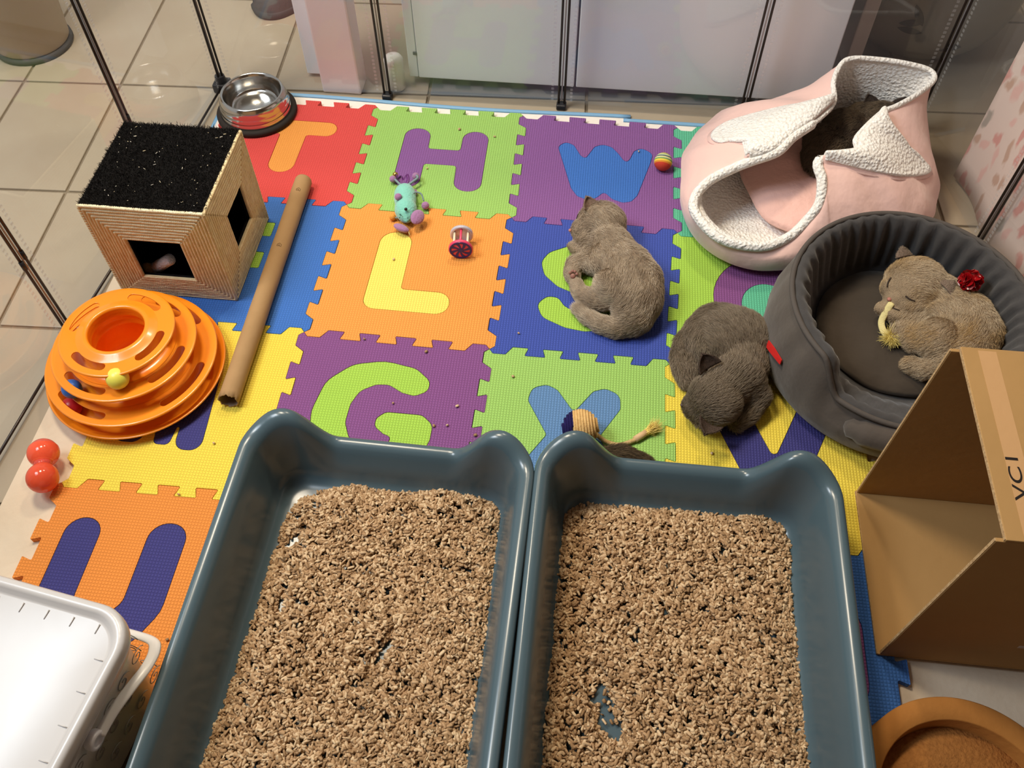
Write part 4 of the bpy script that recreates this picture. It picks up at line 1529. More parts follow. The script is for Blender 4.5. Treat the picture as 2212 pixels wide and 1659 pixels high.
rings = [gring(.160, .165, MZ1), gring(.185, .188, MZ1 + .006), gring(.196, .201, .036), gring(.199, .204, .062, ruf=.0008, nr=23), gring(.196, .201, .5 * topz + .02, ruf=.0012, nr=23),
         gring(.186, .193, topz - .022, ruf=.0014, nr=30), gring(.176, .186, topz - .003, ruf=.0005, nr=30)]
MB().add(*loft_vf([[tuple(p) for p in r_] for r_ in rings], True, True, False)).build('outer_wall', M_grey, gb)
rings = [gring(.176, .186, topz - .003), gring(.170, .181, topz + .004, ruf=.0012), gring(.161, .172, topz + .001, .001, .003, ruf=.0022), gring(.151, .163, topz - .020, .004, .010, ruf=.0030),
         gring(.145, .156, .35 * topz + .65 * .07, .008, .018, ruf=.0032), gring(.138, .148, .062, .012, .030, ruf=.0026), gring(.134, .142, .046, .014, .038, ruf=.0016), gring(.126, .134, .034, .014, .042)]
MB().add(*loft_vf([[tuple(p) for p in r_] for r_ in rings], True, False, True)).build('inner_wall', M_greyin, gb)
pp = gring(.177, .187, topz + .001)
MB().add(*tube_vf([tuple(p) for p in np.vstack([pp, pp[:1]])], 0.0042, 8, False)).build('piping', M_pipe, gb)
# padded front lip below the low entrance
lip = []
for a in np.radians(np.linspace(240, 296, 22)):
    lip.append((GC[0] + .188 * math.cos(a), GC[1] + .193 * math.sin(a), .078 - 0.012 * abs(math.sin((a - math.radians(262)) * 1.6))))
MB().add(*tube_vf(lip, [0.006] + [0.016] * 2 + [0.021] * 16 + [0.016] * 2 + [0.006], 12)).build('entrance_roll', M_grey, gb)
crings = []
for s, z in ((0.0, .0345), (.88, .0345), (.955, .039), (.93, .045), (.8, .050), (.4, .052), (.1, .051)):
    crings.append([(GC[0] + .014 + s * .127 * math.cos(a), GC[1] + .042 + s * .135 * math.sin(a), z + .0014 * math.sin(9 * a + 4 * s) * s) for a in GA[::4]])
tag(MB().add(*loft_vf(crings, True, True, True)).build('bed_cushion', M_pad_dk), 'dark charcoal cushion on the floor of the grey bed', 'cushion')
M_red = mat('red_label', rgb(206, 40, 36), 0.6, 0.3, bump=(150, 0.0003))
tgv = []
a = math.radians(196)
for (u, zz, o_) in ((-.024, .082, .002), (-.002, .094, .003), (.024, .096, .002), (.026, .088, .004), (.002, .083, .006), (-.020, .072, .005)):
    aa = a + u / .2
    tgv.append((GC[0] + (.197 + o_) * math.cos(aa), GC[1] + (.202 + o_) * math.sin(aa), zz))
tme = evaluated(fast_mesh('tag', tgv, [(0, 1, 2, 3, 4, 5)]), [('SOLIDIFY', dict(thickness=0.0014, offset=0.0))])
obj('red_label', tme, M_red, gb, False, label='small red fabric label on the side')

# ---------------------------------------------------------------- cardboard box on its side
M_box = mat('box_card', rgb(176, 138, 88), 0.82, 0.25, noise=(12, 0.3), col2=rgb(162, 126, 78), bump=(60, 0.0004))
M_boxin = mat('box_card_inside', rgb(164, 120, 72), 0.85, 0.2, noise=(12, 0.3), col2=rgb(150, 108, 64), bump=(60, 0.0004))
M_edge = mat('box_card_edge', rgb(200, 170, 128), 0.9, 0.2, noise=(300, 0.8), col2=rgb(140, 104, 66))
X0, X1, Y0, Y1, Z0, Z1 = 0.8600, 1.150, -0.7420, -0.5020, MZ1, 0.357
T = 0.0045
cb_ = thing('cardboard_box', 'brown cardboard box lying on its side, open end facing the litter trays', 'box', ((X0 + X1) / 2, (Y0 + Y1) / 2, Z0))
def wall_panel(name, lo, hi, lab=None):
    p_ = MB().add(*box_vf(lo, hi, 0.0008)).build(name, M_box, cb_, False, label=lab)
    return p_
def flute_edge(parent, lo, hi):
    MB().add(*box_vf(lo, hi)).build('torn_edge', M_edge, parent, False)
bot = wall_panel('bottom_panel', (X0, Y0, Z0), (X1, Y1, Z0 + T))
top_ = wall_panel('top_panel', (X0 + 0.012, Y0, Z1 - T), (X1, Y1, Z1))
bk = wall_panel('rear_panel', (X0 + 0.002, Y1 - T, Z0 + T), (X1, Y1, Z1 - T))
fp = wall_panel('front_panel', (X0 + 0.004, Y0, Z0 + T), (X1, Y0 + T, Z1 - T))
ep = wall_panel('end_panel', (X1 - T, Y0 + T, Z0 + T), (X1, Y1 - T, Z1 - T))
for par, lo, hi in ((top_, (X0 + .0112, Y0 + .001, Z1 - T + .0005), (X0 + .0122, Y1 - .001, Z1 - .0005)), (bk, (X0 + .0012, Y1 - T + .0006, Z0 + T), (X0 + .0022, Y1 - .0006, Z1 - T)),
                    (fp, (X0 + .0032, Y0 + .0006, Z0 + T), (X0 + .0042, Y0 + T - .0006, Z1 - T)), (bot, (X0 - .0006, Y0 + .001, Z0 + .0006), (X0 + .0002, Y1 - .001, Z0 + T - .0006))):
    flute_edge(par, lo, hi)
tp = MB().add(*box_vf((X0 + .030, Y0 + .006, Z1), (X0 + .050, Y1 - .004, Z1 + .0002)))
M_tape = mat('clear_tape', rgb(196, 154, 108), 0.45, 0.4, bump=(40, 0.0008))
tp.build('tape_strip', M_tape, top_, False)
tx = text_mesh('marker_text', 'VC1', 0.030, 0.00015)
tx.transform(Matrix.Translation((0.8975, -0.668, Z1 + 0.0004)) @ Matrix.Rotation(PI / 2, 4, 'Z') @ Matrix.Diagonal((1.05, 0.62, 1, 1)))
obj('marker_text', tx, mat('black_marker', rgb(34, 28, 26), 0.7, 0.2, bump=(100, 0.0001)), top_, False)
# scuffs on the front panel
sc_me = MB().add(*box_vf((1.004, Y0 - .0003, .085), (1.030, Y0, .092)))
sc_me.build('paper_scrap', mat('paper_scrap', rgb(190, 178, 170), 0.8, 0.2, bump=(80, 0.0003)), fp, False)

# ---------------------------------------------------------------- round cardboard scratcher
DC = Vector((0.926, -0.931, MZ1))
dk = thing('round_scratcher', 'round brown cardboard scratcher with raised rim beside the blue mat', 'cat scratcher', DC)
M_card = mat('scratcher_card', rgb(176, 118, 58), 0.85, 0.2, noise=(20, 0.4), col2=rgb(156, 100, 46), bump=(90, 0.0008))
M_card2 = mat('scratcher_corrugated', rgb(166, 110, 56), 0.9, 0.2, noise=(160, 0.6), col2=rgb(126, 80, 38), bump=(260, 0.002))
MB().add(*lathe_vf([(0.0, 0.0), (0.127, 0.0), (0.129, 0.002), (0.129, 0.046), (0.127, 0.048), (0.103, 0.048), (0.1015, 0.046), (0.1005, 0.024), (0.0995, 0.0225)], 96, DC)).build('rim_ring', M_card, dk)
MB().add(*lathe_vf([(0.1000, 0.020), (0.0990, 0.0235), (0.052, 0.0255), (0.050, 0.025), (0.049, 0.012), (0.0, 0.0115)], 80, DC)).build('scratch_pad', M_card2, dk)

# ---------------------------------------------------------------- white pail
M_pail = mat('white_polypropylene', rgb(236, 234, 232), 0.32, 0.5, bump=(7, 0.0006))
M_paillid = mat('translucent_lid', rgb(196, 192, 190), 0.28, 0.5, bump=(8, 0.0005))
PR = Matrix.Rotation(math.radians(-9.0), 3, 'Z')
PCn = Vector((-0.0175, -0.849, 0)) + PR @ Vector((-0.1225, -0.16, 0))
hw_, hh_ = 0.1225, 0.158
pl = thing('plastic_pail', 'rectangular white plastic pail with lid and strap handle', 'bucket', (PCn.x, PCn.y, MZ1))
def rrect(w, h, r, z, n=10):
    o_ = []
    for cx, cy, a0 in ((w - r, h - r, 0), (-w + r, h - r, PI / 2), (-w + r, -h + r, PI), (w - r, -h + r, 1.5 * PI)):
        for k in range(n + 1):
            a = a0 + PI / 2 * k / n
            q = PCn + PR @ Vector((cx + r * math.cos(a), cy + r * math.sin(a), 0))
            o_.append((q.x, q.y, z))
    return o_
LZ = 0.200
rings = [rrect(.094, .130, .03, MZ1), rrect(.098, .134, .034, MZ1 + .003), rrect(.112, .147, .04, LZ - .030), rrect(.1125, .1475, .04, LZ - .012)]
MB().add(*loft_vf(rings, True, True, False)).build('pail_body', M_pail, pl)
rings = [rrect(.1165, .1515, .042, LZ - .034), rrect(.1175, .1525, .043, LZ - .022), rrect(.1215, .1570, .046, LZ - .021), rrect(.1225, .158, .047, LZ - .016), rrect(.1225, .158, .047, LZ - .004), rrect(.120, .1555, .045, LZ),
         rrect(.114, .1495, .041, LZ + .0005), rrect(.110, .1455, .039, LZ - .002), rrect(.107, .1425, .037, LZ - .0075), rrect(.104, .1395, .036, LZ - .0085), rrect(.05, .07, .02, LZ - .0078)]
lid = MB().add(*loft_vf(rings, True, False, True)).build('lid', M_paillid, pl)
rib = MB()
for k in range(7):   # short stiffening ribs along the lid edge
    for sx_, sy_, dx_ in ((1, 0, 0),):
        y = -0.115 + 0.036 * k
        p_ = PCn + PR @ Vector((0.094, y, 0)) + Vector((0, 0, LZ - .0078))
        q_ = PCn + PR @ Vector((0.1045, y, 0)) + Vector((0, 0, LZ - .0066))
        rib.add(*tube_vf([p_ - Vector((0, 0, .0004)), q_ - Vector((0, 0, .0004))], 0.0006, 6))
for k in range(6):
    x = -0.08 + 0.032 * k
    p_ = PCn + PR @ Vector((x, 0.126, 0)) + Vector((0, 0, LZ - .0078))
    q_ = PCn + PR @ Vector((x, 0.137, 0)) + Vector((0, 0, LZ - .0066))
    rib.add(*tube_vf([p_ - Vector((0, 0, .0004)), q_ - Vector((0, 0, .0006))], 0.0007, 6))
rib.build('lid_ribs', M_paillid, lid, kind='stuff')
# strap handle folded down around the far side
hz = 0.150
def pl_pt(x, y, z):
    q = PCn + PR @ Vector((x, y, 0))
    return (q.x, q.y, z)
hp = [(.1205, .036, hz), (.1225, .062, hz + .001), (.128, .092, hz), (.1315, .116, hz - .004), (.127, .138, hz - .012), (.112, .150, hz - .022), (.07, .153, hz - .030), (0, .154, hz - .033), (-.07, .153, hz - .030), (-.112, .150, hz - .022), (-.132, .140, hz - .012), (-.136, .12, hz - .004), (-.128, .08, hz), (-.1205, .036, hz)]
hpts = catmull([pl_pt(*p_) for p_ in hp], 6)
hd = MB().add(*tube_vf(hpts, 0.0068, 10, True, 0.45)).build('handle', M_pail, pl)
for s in (1, -1):
    pv = MB()
    ax = PR @ Vector((s, 0, 0))
    c0 = Vector(pl_pt(.112 * s, .030, hz))
    M_ = ax.to_track_quat('Z', 'Y').to_matrix()
    pv.add(*lathe_vf([(0.0, 0.0), (0.0105, 0.0), (0.0115, 0.002), (0.0115, 0.0095), (0.0105, 0.011), (0.0065, 0.011), (0.006, 0.009), (0.0, 0.009)], 24, c0, False, False, M_))
    pv.build('pivot', mat('white_pivot', rgb(240, 240, 246), 0.3, 0.5, bump=(20, 0.0002)), hd)
# scroll ornament on the pail sides
M_scroll = mat('grey_scroll_print', rgb(168, 166, 164), 0.5, 0.4, bump=(60, 0.0002))
for side in ('r', 'b'):
    scv = MB()
    for k in range(9 if side == 'r' else 7):
        u0 = (-.125 + .031 * k) if side == 'r' else (-.085 + .028 * k)
        for v0, sg in ((.055, 1), (.098, -1), (.135, 1)):
            pts = []
            for i in range(16):
                th = i * 0.55
                rr_ = 0.0135 * (1 - i / 19)
                u = u0 + rr_ * math.cos(th * sg) + 0.004 * sg
                z = v0 + rr_ * math.sin(th) * 0.9
                w = .098 + (z - MZ1) * (.014 / .16) + .0006 if side == 'r' else .134 + (z - MZ1) * (.0135 / .16) + .0006
                pts.append(pl_pt(w, u, z) if side == 'r' else pl_pt(u, w, z))
            scv.add(*tube_vf(pts, 0.0006, 4))
    scv.build('scroll_print', M_scroll, pl, kind='stuff')

# ---------------------------------------------------------------- small toys
def mk(r_, g_, b_, rough=0.5, **kw):
    return mat('toy_%d_%d_%d' % (r_, g_, b_), rgb(r_, g_, b_), rough, 0.5, bump=kw.pop('bump', (60, 0.0003)), **kw)


# striped sponge ball
rbm = bpy.data.materials.new('rainbow_stripes')
rbm.use_nodes = True
nt = NT(rbm)
b = nt.n['Principled BSDF']
b.inputs['Roughness'].default_value = 0.85
tc = nt.add('ShaderNodeTexCoord')
sp = nt.add('ShaderNodeSeparateXYZ')
nt.link(tc.outputs['Object'], sp.inputs[0])
mr = nt.add('ShaderNodeMapRange', ins={'From Min': -0.0175, 'From Max': 0.0175})
nt.link(sp.outputs[2], mr.inputs['Value'])
rp = nt.add('ShaderNodeValToRGB')
rp.color_ramp.interpolation = 'CONSTANT'
stops = [(0, (206, 64, 40)), (.30, (222, 140, 44)), (.38, (236, 206, 70)), (.48, (96, 150, 84)), (.54, (206, 206, 150)), (.64, (40, 50, 84)), (.69, (150, 176, 150)), (.75, (226, 220, 150)), (.82, (110, 150, 90)), (.88, (240, 190, 60)), (.95, (214, 80, 46))]
rp.color_ramp.elements[0].color = rgb(*stops[0][1])
rp.color_ramp.elements[1].position = stops[1][0]
rp.color_ramp.elements[1].color = rgb(*stops[1][1])
for p_, c_ in stops[2:]:
    rp.color_ramp.elements.new(p_).color = rgb(*c_)
nt.link(mr.outputs[0], rp.inputs[0])
nt.link(rp.outputs[0], b.inputs['Base Color'])
rb = MB().add(*ball_vf((0, 0, 0), 0.0172, 20)).mesh('ball')
rbo = obj('striped_ball', rb, rbm, None, True, rebase=False)
rbo.location = (0.5755, 0.1665, MZ1 + 0.0172)
rbo.rotation_euler = (math.radians(-62), math.radians(14), 0)
tag(rbo, 'small rainbow striped foam ball on the purple W mat', 'ball')

# plush mouse
M_teal = mat('teal_plush', rgb(132, 206, 188), 0.92, 0.2, sheen=0.5, bump=(240, 0.002), noise=(30, 0.2))
M_lil = mat('lilac_felt', rgb(164, 118, 160), 0.95, 0.2, sheen=0.4, bump=(240, 0.0016))
M_blk = mat('black_bead', rgb(16, 14, 16), 0.25, 0.5, bump=(40, 0.0001))
M_cordb = mat('blue_grey_cord', rgb(126, 146, 150), 0.7, 0.3, bump=(400, 0.0006))
ms = thing('plush_mouse', 'turquoise plush mouse toy with lilac ears and dangling pompoms', 'cat toy', (0.108, 0.0, MZ1))
h = Vector((0.121, -0.043, 0.030))
tl = Vector((0.100, 0.050, 0.024))
ax = (h - tl).normalized()
q_ = ax.to_track_quat('Z', 'Y').to_matrix()
L_b = (h - tl).length
MB().add(*lathe_vf([(0.0, -0.002), (0.009, 0.000), (0.0160, 0.005), (0.0195, 0.014), (0.0205, 0.030), (0.0195, 0.042), (0.0180, 0.048), (0.0200, 0.055), (0.0205, 0.063), (0.0185, 0.072), (0.0135, 0.082), (0.007, 0.090), (0.002, 0.0945), (0.0, 0.095)], 28, tl, False, False, q_)).build('body', M_teal, ms)
for c_, a_, sc_ in (((h.x + .0185, h.y + .010, .0345), -20, 1.0), ((h.x - .009, h.y - .008, .0225), 62, .95)):
    E_ = Matrix.Rotation(math.radians(a_), 3, 'Z') @ Matrix.Rotation(math.radians(35), 3, 'Y')
    MB().add(*ball_vf(c_, (0.0120 * sc_, 0.0165 * sc_, 0.0065 * sc_), 16, E_)).build('ear', M_lil, ms)
MB().add(*ball_vf((h.x - 0.002, h.y + 0.014, 0.0480), 0.0030, 12)).build('eye', M_blk, ms)
for k, (dx, dy) in enumerate(((-.013, .010), (-.010, .006), (-.012, .001), (.003, .001))):
    MB().add(*ball_vf((h.x + dx, h.y + dy, 0.0430 - abs(dx + .004) * .5), 0.0013, 8)).build('whisker_spot', mat('dark_teal_spot', rgb(70, 120, 112), 0.8), ms)
def limb(pts, tip, rtip, pr, colr=None):
    c_ = MB().add(*tube_vf(catmull(pts, 5), pr, 8)).build('leg_cord', M_cordb, ms)
    MB().add(*ball_vf(tip, rtip, 12)).build('pompom', colr or M_lil, c_)
limb([(0.098, .050, .028), (0.088, .060, .026), (0.078, .072, .024)], (0.073, .075, .022), 0.0068, 0.0022)
limb([(0.103, .052, .028), (0.113, .062, .030), (0.121, .074, .030), (0.117, .082, .028)], (0.115, .085, .024), 0.0068, 0.0022)
limb([(0.116, .016, .034), (0.124, .026, .038), (0.136, .026, .036), (0.142, .016, .028)], (0.145, .012, .021), 0.0075, 0.0014)
limb([(0.104, .004, .044), (0.101, .002, .046)], (0.0995, .002, .047), 0.0068, 0.0018)
limb([(0.107, .036, .020), (0.116, .042, .019)], (0.118, .046, .019), 0.0068, 0.0018)
M_org2 = mat('orange_pompom', rgb(222, 150, 70), 0.95, 0.1, bump=(200, 0.002))
limb([(0.102, -.024, .021), (0.094, -.023, .019)], (0.0905, -.022, .0185), 0.0062, 0.0016, M_org2)
M_purp = mat('purple_ribbon', rgb(96, 30, 108), 0.35, 0.5, bump=(30, 0.0003))
rbn = MB().add(*tube_vf(catmull([(0.100, .050, .026), (0.104, .066, .030), (0.100, .078, .032), (0.094, .068, .028), (0.090, .076, .030), (0.084, .074, .026), (0.079, .083, .026)], 6), 0.0028, 8, True, 0.3)).build('ribbon_tail', M_purp, ms)
MB().add(*ball_vf((0.0755, 0.0875, 0.022), 0.0052, 14)).build('bell', mat('gold_bell', rgb(214, 176, 84), 0.2, 0.5, metal=1.0), rbn)
MB().add(*tube_vf([(h.x + .004, h.y - .012, .022), (h.x + .008, h.y - .019, .0165)], 0.0009, 6)).build('nose_thread', mat('cream_thread', rgb(226, 214, 150), 0.8), ms)

# roller with two wheels
rl = thing('roller_toy', 'little rolling cage toy with pink and navy pinwheel end on the orange mat', 'cat toy', (0.227, -0.085, MZ1))
M_hot = mk(238, 76, 110, 0.35)
M_nav = mk(26, 34, 120, 0.3)
M_cl = mat('frosted_wheel', rgb(206, 200, 212), 0.25, 0.5, sss=0.3, trans=0.25, bump=(20, 0.0002))
M_crm = mk(240, 226, 196, 0.4)
RF, RB = Vector((0.2270, -0.1010, MZ1 + 0.0205)), Vector((0.2235, -0.0640, MZ1 + 0.0200))
axr = (RF - RB).normalized()
Mq = axr.to_track_quat('Z', 'Y').to_matrix()
MB().add(*lathe_vf([(0.0, -0.0035), (0.0195, -0.0035), (0.0212, -0.002), (0.0212, 0.0020), (0.0200, 0.0030), (0.0, 0.0030)], 40, RF, False, False, Mq)).build('front_wheel', M_hot, rl)
fan = MB()
fan.add(*lathe_vf([(0.0162, 0.0030), (0.0196, 0.0030), (0.0194, 0.0036), (0.0162, 0.0036), (0.0162, 0.0030)], 40, RF, False, False, Mq))
fan.add(*lathe_vf([(0.0, 0.0036), (0.0045, 0.0036), (0.0045, 0.0030)], 20, RF, False, False, Mq))
for k in range(8):
    a0 = 2 * PI * k / 8
    v, f = [], []
    for i in range(7):
        t = i / 6
        r = 0.003 + 0.0140 * t
        aa = a0 + 0.35 * t
        w = 0.0013 + 0.0017 * t
        for s in (-1, 1):
            p_ = Mq @ Vector((r * math.cos(aa) - s * w * math.sin(aa), r * math.sin(aa) + s * w * math.cos(aa), 0.0035)) + RF
            v.append(tuple(p_))
    for i in range(6):
        f.append((i * 2, i * 2 + 1, i * 2 + 3, i * 2 + 2))
    fan.add(v, f)
fan.build('pinwheel', M_nav, rl, False)
MB().add(*lathe_vf([(0.0, 0.0025), (0.015, 0.0025), (0.017, 0.0045), (0.0195, 0.0045), (0.0205, 0.003), (0.0205, -0.001), (0.0190, -0.0025), (0.0, -0.0025)], 40, RB, False, False, Mq)).build('rear_wheel', M_cl, rl)
for k in range(6):
    a = 2 * PI * k / 6 + PI / 2
    o_ = Mq @ Vector((0.0135 * math.cos(a), 0.0135 * math.sin(a), 0))
    MB().add(*tube_vf([RB + o_ + axr * 0.002, RF + o_ - axr * 0.0035], 0.0021, 8)).build('rod', M_hot if k == 0 else M_crm, rl)

# sisal ball with rope tail
sb = thing('sisal_ball', 'ball wound in natural and navy sisal with a tasselled rope tail', 'cat toy', (0.457, -0.452, MZ1))
SBc = Vector((0.4570, -0.4530, MZ1 + 0.0290))
Ms1 = mat('sisal_natural', rgb(226, 188, 126), 0.85, 0.25, noise=(120, 0.6), col2=rgb(186, 142, 84), bump=(500, 0.001))
Ms2 = mat('sisal_navy', rgb(34, 26, 84), 0.9, 0.2, noise=(120, 0.6), col2=rgb(20, 16, 56), bump=(500, 0.001))
axb = Vector((0.86, 0.10, 0.12)).normalized()
Mb = axb.to_track_quat('Z', 'Y').to_matrix()
def coil(z0, z1, R, m_, nm, pitch=0.0040, rr_=0.0024):
    pts = []
    turns = (z1 - z0) / pitch
    n = int(turns * 26)
    for i in range(n + 1):
        t = i / n
        z = z0 + (z1 - z0) * t
        r = math.sqrt(max(R * R - z * z, 1e-6))
        a = 2 * PI * turns * t
        pts.append(SBc + Mb @ Vector((r * math.cos(a), r * math.sin(a), z)))
    MB().add(*tube_vf(pts, rr_, 7)).build(nm, m_, sb, kind='stuff')
MB().add(*ball_vf(SBc, 0.0255, 20)).build('core', Ms1, sb)
coil(-0.0258, -0.0085, 0.0265, Ms2, 'navy_winding')
coil(-0.0085, 0.0258, 0.0265, Ms1, 'natural_winding')
M_rope = mat('braided_cord', rgb(206, 178, 124), 0.8, 0.25, noise=(300, 0.6), col2=rgb(170, 136, 84), bump=(600, 0.001))
cordp = catmull([(0.481, -0.449, .022), (0.497, -0.458, .0175), (0.517, -0.461, .0165), (0.537, -0.452, .0165), (0.549, -0.444, .0165)], 6)
tail = MB().add(*tube_vf(cordp, 0.0036, 8)).build('rope_tail', M_rope, sb)
sv0, sv1 = Vector((0.5400, -0.4500, .0175)), Vector((0.5565, -0.4360, .0178))
MB().add(*tube_vf([sv0, sv0.lerp(sv1, .5), sv1], [0.0050, 0.0053, 0.0050], 14)).build('sleeve', mat('pale_sleeve', rgb(214, 178, 134), 0.6, 0.3, bump=(60, 0.0004)), tail)
M_tas = mat_hair('straw_tassel', rgb(226, 196, 96), rgb(246, 224, 140))
n = 420
dsl = unit(np.array(sv1 - sv0))
Dt = unit(np.tile(dsl, (n, 1)) + rng.normal(0, .20, (n, 3)) + np.array([0, 0, .05]))
hair_object('tassel', np.array(sv1) + rng.normal(0, .0018, (n, 3)), Dt, rng.uniform(.014, .026, n), 0.00045, M_tas, tail, 4, bend=rng.normal(0, .15, (n, 3)))

# red dumbbell rattle
db = thing('rattle', 'red translucent dumbbell rattle lying at the left edge of mats', 'cat toy', (-0.318, -0.600, MZ1))
M_rr = mat('red_clear_plastic', rgb(252, 100, 66), 0.12, 0.5, trans=0.3, sss=0.2, ior=1.45, bump=(20, 0.0002))
M_rr2 = mat('pink_clear_plastic', rgb(244, 120, 104), 0.1, 0.5, trans=0.6, ior=1.3, bump=(20, 0.0002))
dA, dB = Vector((-0.3095, -0.6145, MZ1 + 0.0225)), Vector((-0.3255, -0.5745, MZ1 + 0.0225))
axd = (dB - dA).normalized()
Md = axd.to_track_quat('Z', 'Y').to_matrix()
LL = (dB - dA).length
prof = [(0.0, -0.0222)] + [(0.0222 * math.cos(a), 0.0222 * math.sin(a)) for a in np.linspace(-1.35, 0.95, 16)] + [(0.0115, LL / 2)]
MB().add(*lathe_vf(prof, 36, dA, False, False, Md)).build('near_bulb', M_rr, db)
prof = [(0.0115, LL / 2)] + [(0.0222 * math.cos(a), LL + 0.0222 * math.sin(a)) for a in np.linspace(-0.95, 0.35, 10)]
MB().add(*lathe_vf(prof, 36, dA, False, False, Md)).build('far_bulb', M_rr, db)
prof = [(0.0212 * math.cos(a), LL + 0.0222 * math.sin(a)) for a in np.linspace(0.35, 1.35, 8)] + [(0.0, LL + 0.0222)]
MB().add(*lathe_vf(prof, 36, dA, False, False, Md)).build('far_cap', M_rr2, db, label='pinkish clear end cap')
MB().add(*lathe_vf([(0.0118, LL / 2 - .004), (0.0128, LL / 2 - .003), (0.0128, LL / 2 + .003), (0.0118, LL / 2 + .004)], 30, dA, False, False, Md)).build('collar', M_rr2, db)

# yellow shoelace strip with frayed end, held by the kitten in the grey bed
yl = thing('yellow_strap_toy', 'yellow fabric strap with frayed tuft held by the kitten in the grey bed', 'cat toy', (0.935, -0.225, 0.054))
M_yel = mat('yellow_webbing', rgb(232, 218, 156), 0.8, 0.25, bump=(400, 0.0008), noise=(60, 0.3))
yp = catmull([(0.929, -0.199, 0.0865), (0.926, -0.203, 0.0885), (0.921, -0.211, 0.080), (0.916, -0.222, 0.068), (0.919, -0.236, 0.062), (0.927, -0.245, 0.060)], 6)
ys = MB().add(*tube_vf(yp, 0.0052, 10, True, 0.35)).build('strap', M_yel, yl)
n = 520
Dt = unit(rng.normal(0, 1, (n, 3)) * [1, 1, .5] + np.array([.35, -.55, .25]))
hair_object('frayed_tuft', np.array([0.929, -0.248, 0.0625]) + rng.normal(0, .002, (n, 3)), Dt, rng.uniform(.012, .022, n), 0.00045, mat_hair('yellow_fray', rgb(218, 196, 104), rgb(242, 226, 150)), yl, 4)

# red tinsel pompom
pm = thing('red_pompom', 'red shiny crumpled pompom behind the head of the bed kitten', 'cat toy', (1.036, -0.140, 0.10))
M_tin = mat('red_foil', rgb(150, 12, 18), 0.25, 0.6, bump=(60, 0.001))
for k in range(26):
    d_ = unit(rng.normal(0, 1, 3))
    ctr = np.array([1.034, -0.182, 0.132]) + d_ * 0.0115
    Mx = Vector(d_).to_track_quat('Z', 'Y').to_matrix()
    v, f = [], []
    for i in range(4):
        for j in range(9):
            a = 2 * PI * j / 9
            r = 0.0085 * i / 3
            v.append(tuple(np.array(Mx @ Vector((r * math.cos(a), r * math.sin(a), 0.004 * (i / 3) ** 2 + 0.0018 * math.sin(3 * a + k) * i / 3))) + ctr))
    for i in range(3):
        for j in range(9):
            f.append((i * 9 + j, i * 9 + (j + 1) % 9, (i + 1) * 9 + (j + 1) % 9, (i + 1) * 9 + j))
    MB().add(v, f).build('petal', M_tin, pm)

# ---------------------------------------------------------------- kittens
def skin_mesh(parts, voxel=0.0026, smooth=9, rest=MZ1 + 0.0004):
    """one continuous body from overlapping masses; parts: ('e', c, (rx, ry, rz), zrot[, yrot]) or ('c', [(x, y, z, r), ...])"""
    bm = bmesh.new()
    base = bmesh.new()
    bmesh.ops.create_icosphere(base, subdivisions=3, radius=1.0)
    bv = [q.co.copy() for q in base.verts]
    bf = [[q.index for q in p.verts] for p in base.faces]
    base.free()
    V, F = [], []
    def put(M):
        n0 = len(V)
        V.extend([tuple(M @ q) for q in bv])
        F.extend([[i + n0 for i in p] for p in bf])
    for p in parts:
        if p[0] == 'e':
            M = Matrix.Translation(p[1]) @ Matrix.Rotation(math.radians(p[3]) if len(p) > 3 else 0, 4, 'Z') @ Matrix.Rotation(math.radians(p[4]) if len(p) > 4 else 0, 4, 'Y') @ Matrix.Diagonal((*p[2], 1))
            put(M)
        else:
            ch = p[1]
            for a, b in zip(ch[:-1], ch[1:]):
                d = math.dist(a[:3], b[:3])
                n = max(2, int(d / (0.35 * min(a[3], b[3]))) + 1)
                for i in range(n + 1):
                    t = i / n
                    c = [a[k] + (b[k] - a[k]) * t for k in range(4)]
                    put(Matrix.Translation(c[:3]) @ Matrix.Diagonal((c[3], c[3], c[3], 1)))
    me = fast_mesh('skin', V, F)
    out = evaluated(me, [('REMESH', dict(mode='VOXEL', voxel_size=voxel)), ('SMOOTH', dict(factor=0.5, iterations=smooth))], 'body')
    co = get_co(out)
    co[:, 2] = np.maximum(co[:, 2], rest)
    set_co(out, co)
    return out


def fur_on(me, parent, spine, n, length, m, short=(), radius=0.00028, lay=0.9, zmin=None):
    P, N = sample_mesh(me, n)
    off = np.array(world_off(parent))
    Pw = P + off
    S_ = np.array(spine)
    T_ = unit(np.vstack([S_[1:] - S_[:-1], S_[-1:] - S_[-2:-1]]))
    d = np.linalg.norm(Pw[:, None, :] - S_[None], axis=2)
    w = np.exp(-(d / 0.022) ** 2) + 1e-9
    T = unit((w[:, :, None] * T_[None]).sum(1))
    T = T - N * np.sum(T * N, axis=1)[:, None]
    L = np.full(len(P), length) * rng.uniform(0.65, 1.25, len(P))
    for c, r, k in short:
        q = np.clip(1 - np.linalg.norm(Pw - np.array(c), axis=1) / r, 0, 1)
        L *= 1 - (1 - k) * np.clip(q * 2, 0, 1)
    clump = np.column_stack([noise2(Pw[:, :2] + Pw[:, 2:3], 5, 190), noise2(Pw[:, 1:] + Pw[:, :1], 6, 190), noise2(Pw[:, :2] * [1, -1], 8, 190)]) * 0.16
    D = unit(N * 0.75 + T * lay + clump + rng.normal(0, 0.14, P.shape))
    if zmin is not None:
        keep = Pw[:, 2] > zmin
        Pw, D, L, N, T = Pw[keep], D[keep], L[keep], N[keep], T[keep]
    hair_object('fur', Pw, D, L, radius, m, parent, 4, bend=T * 0.35 - N * 0.25, tipfrac=0.15)


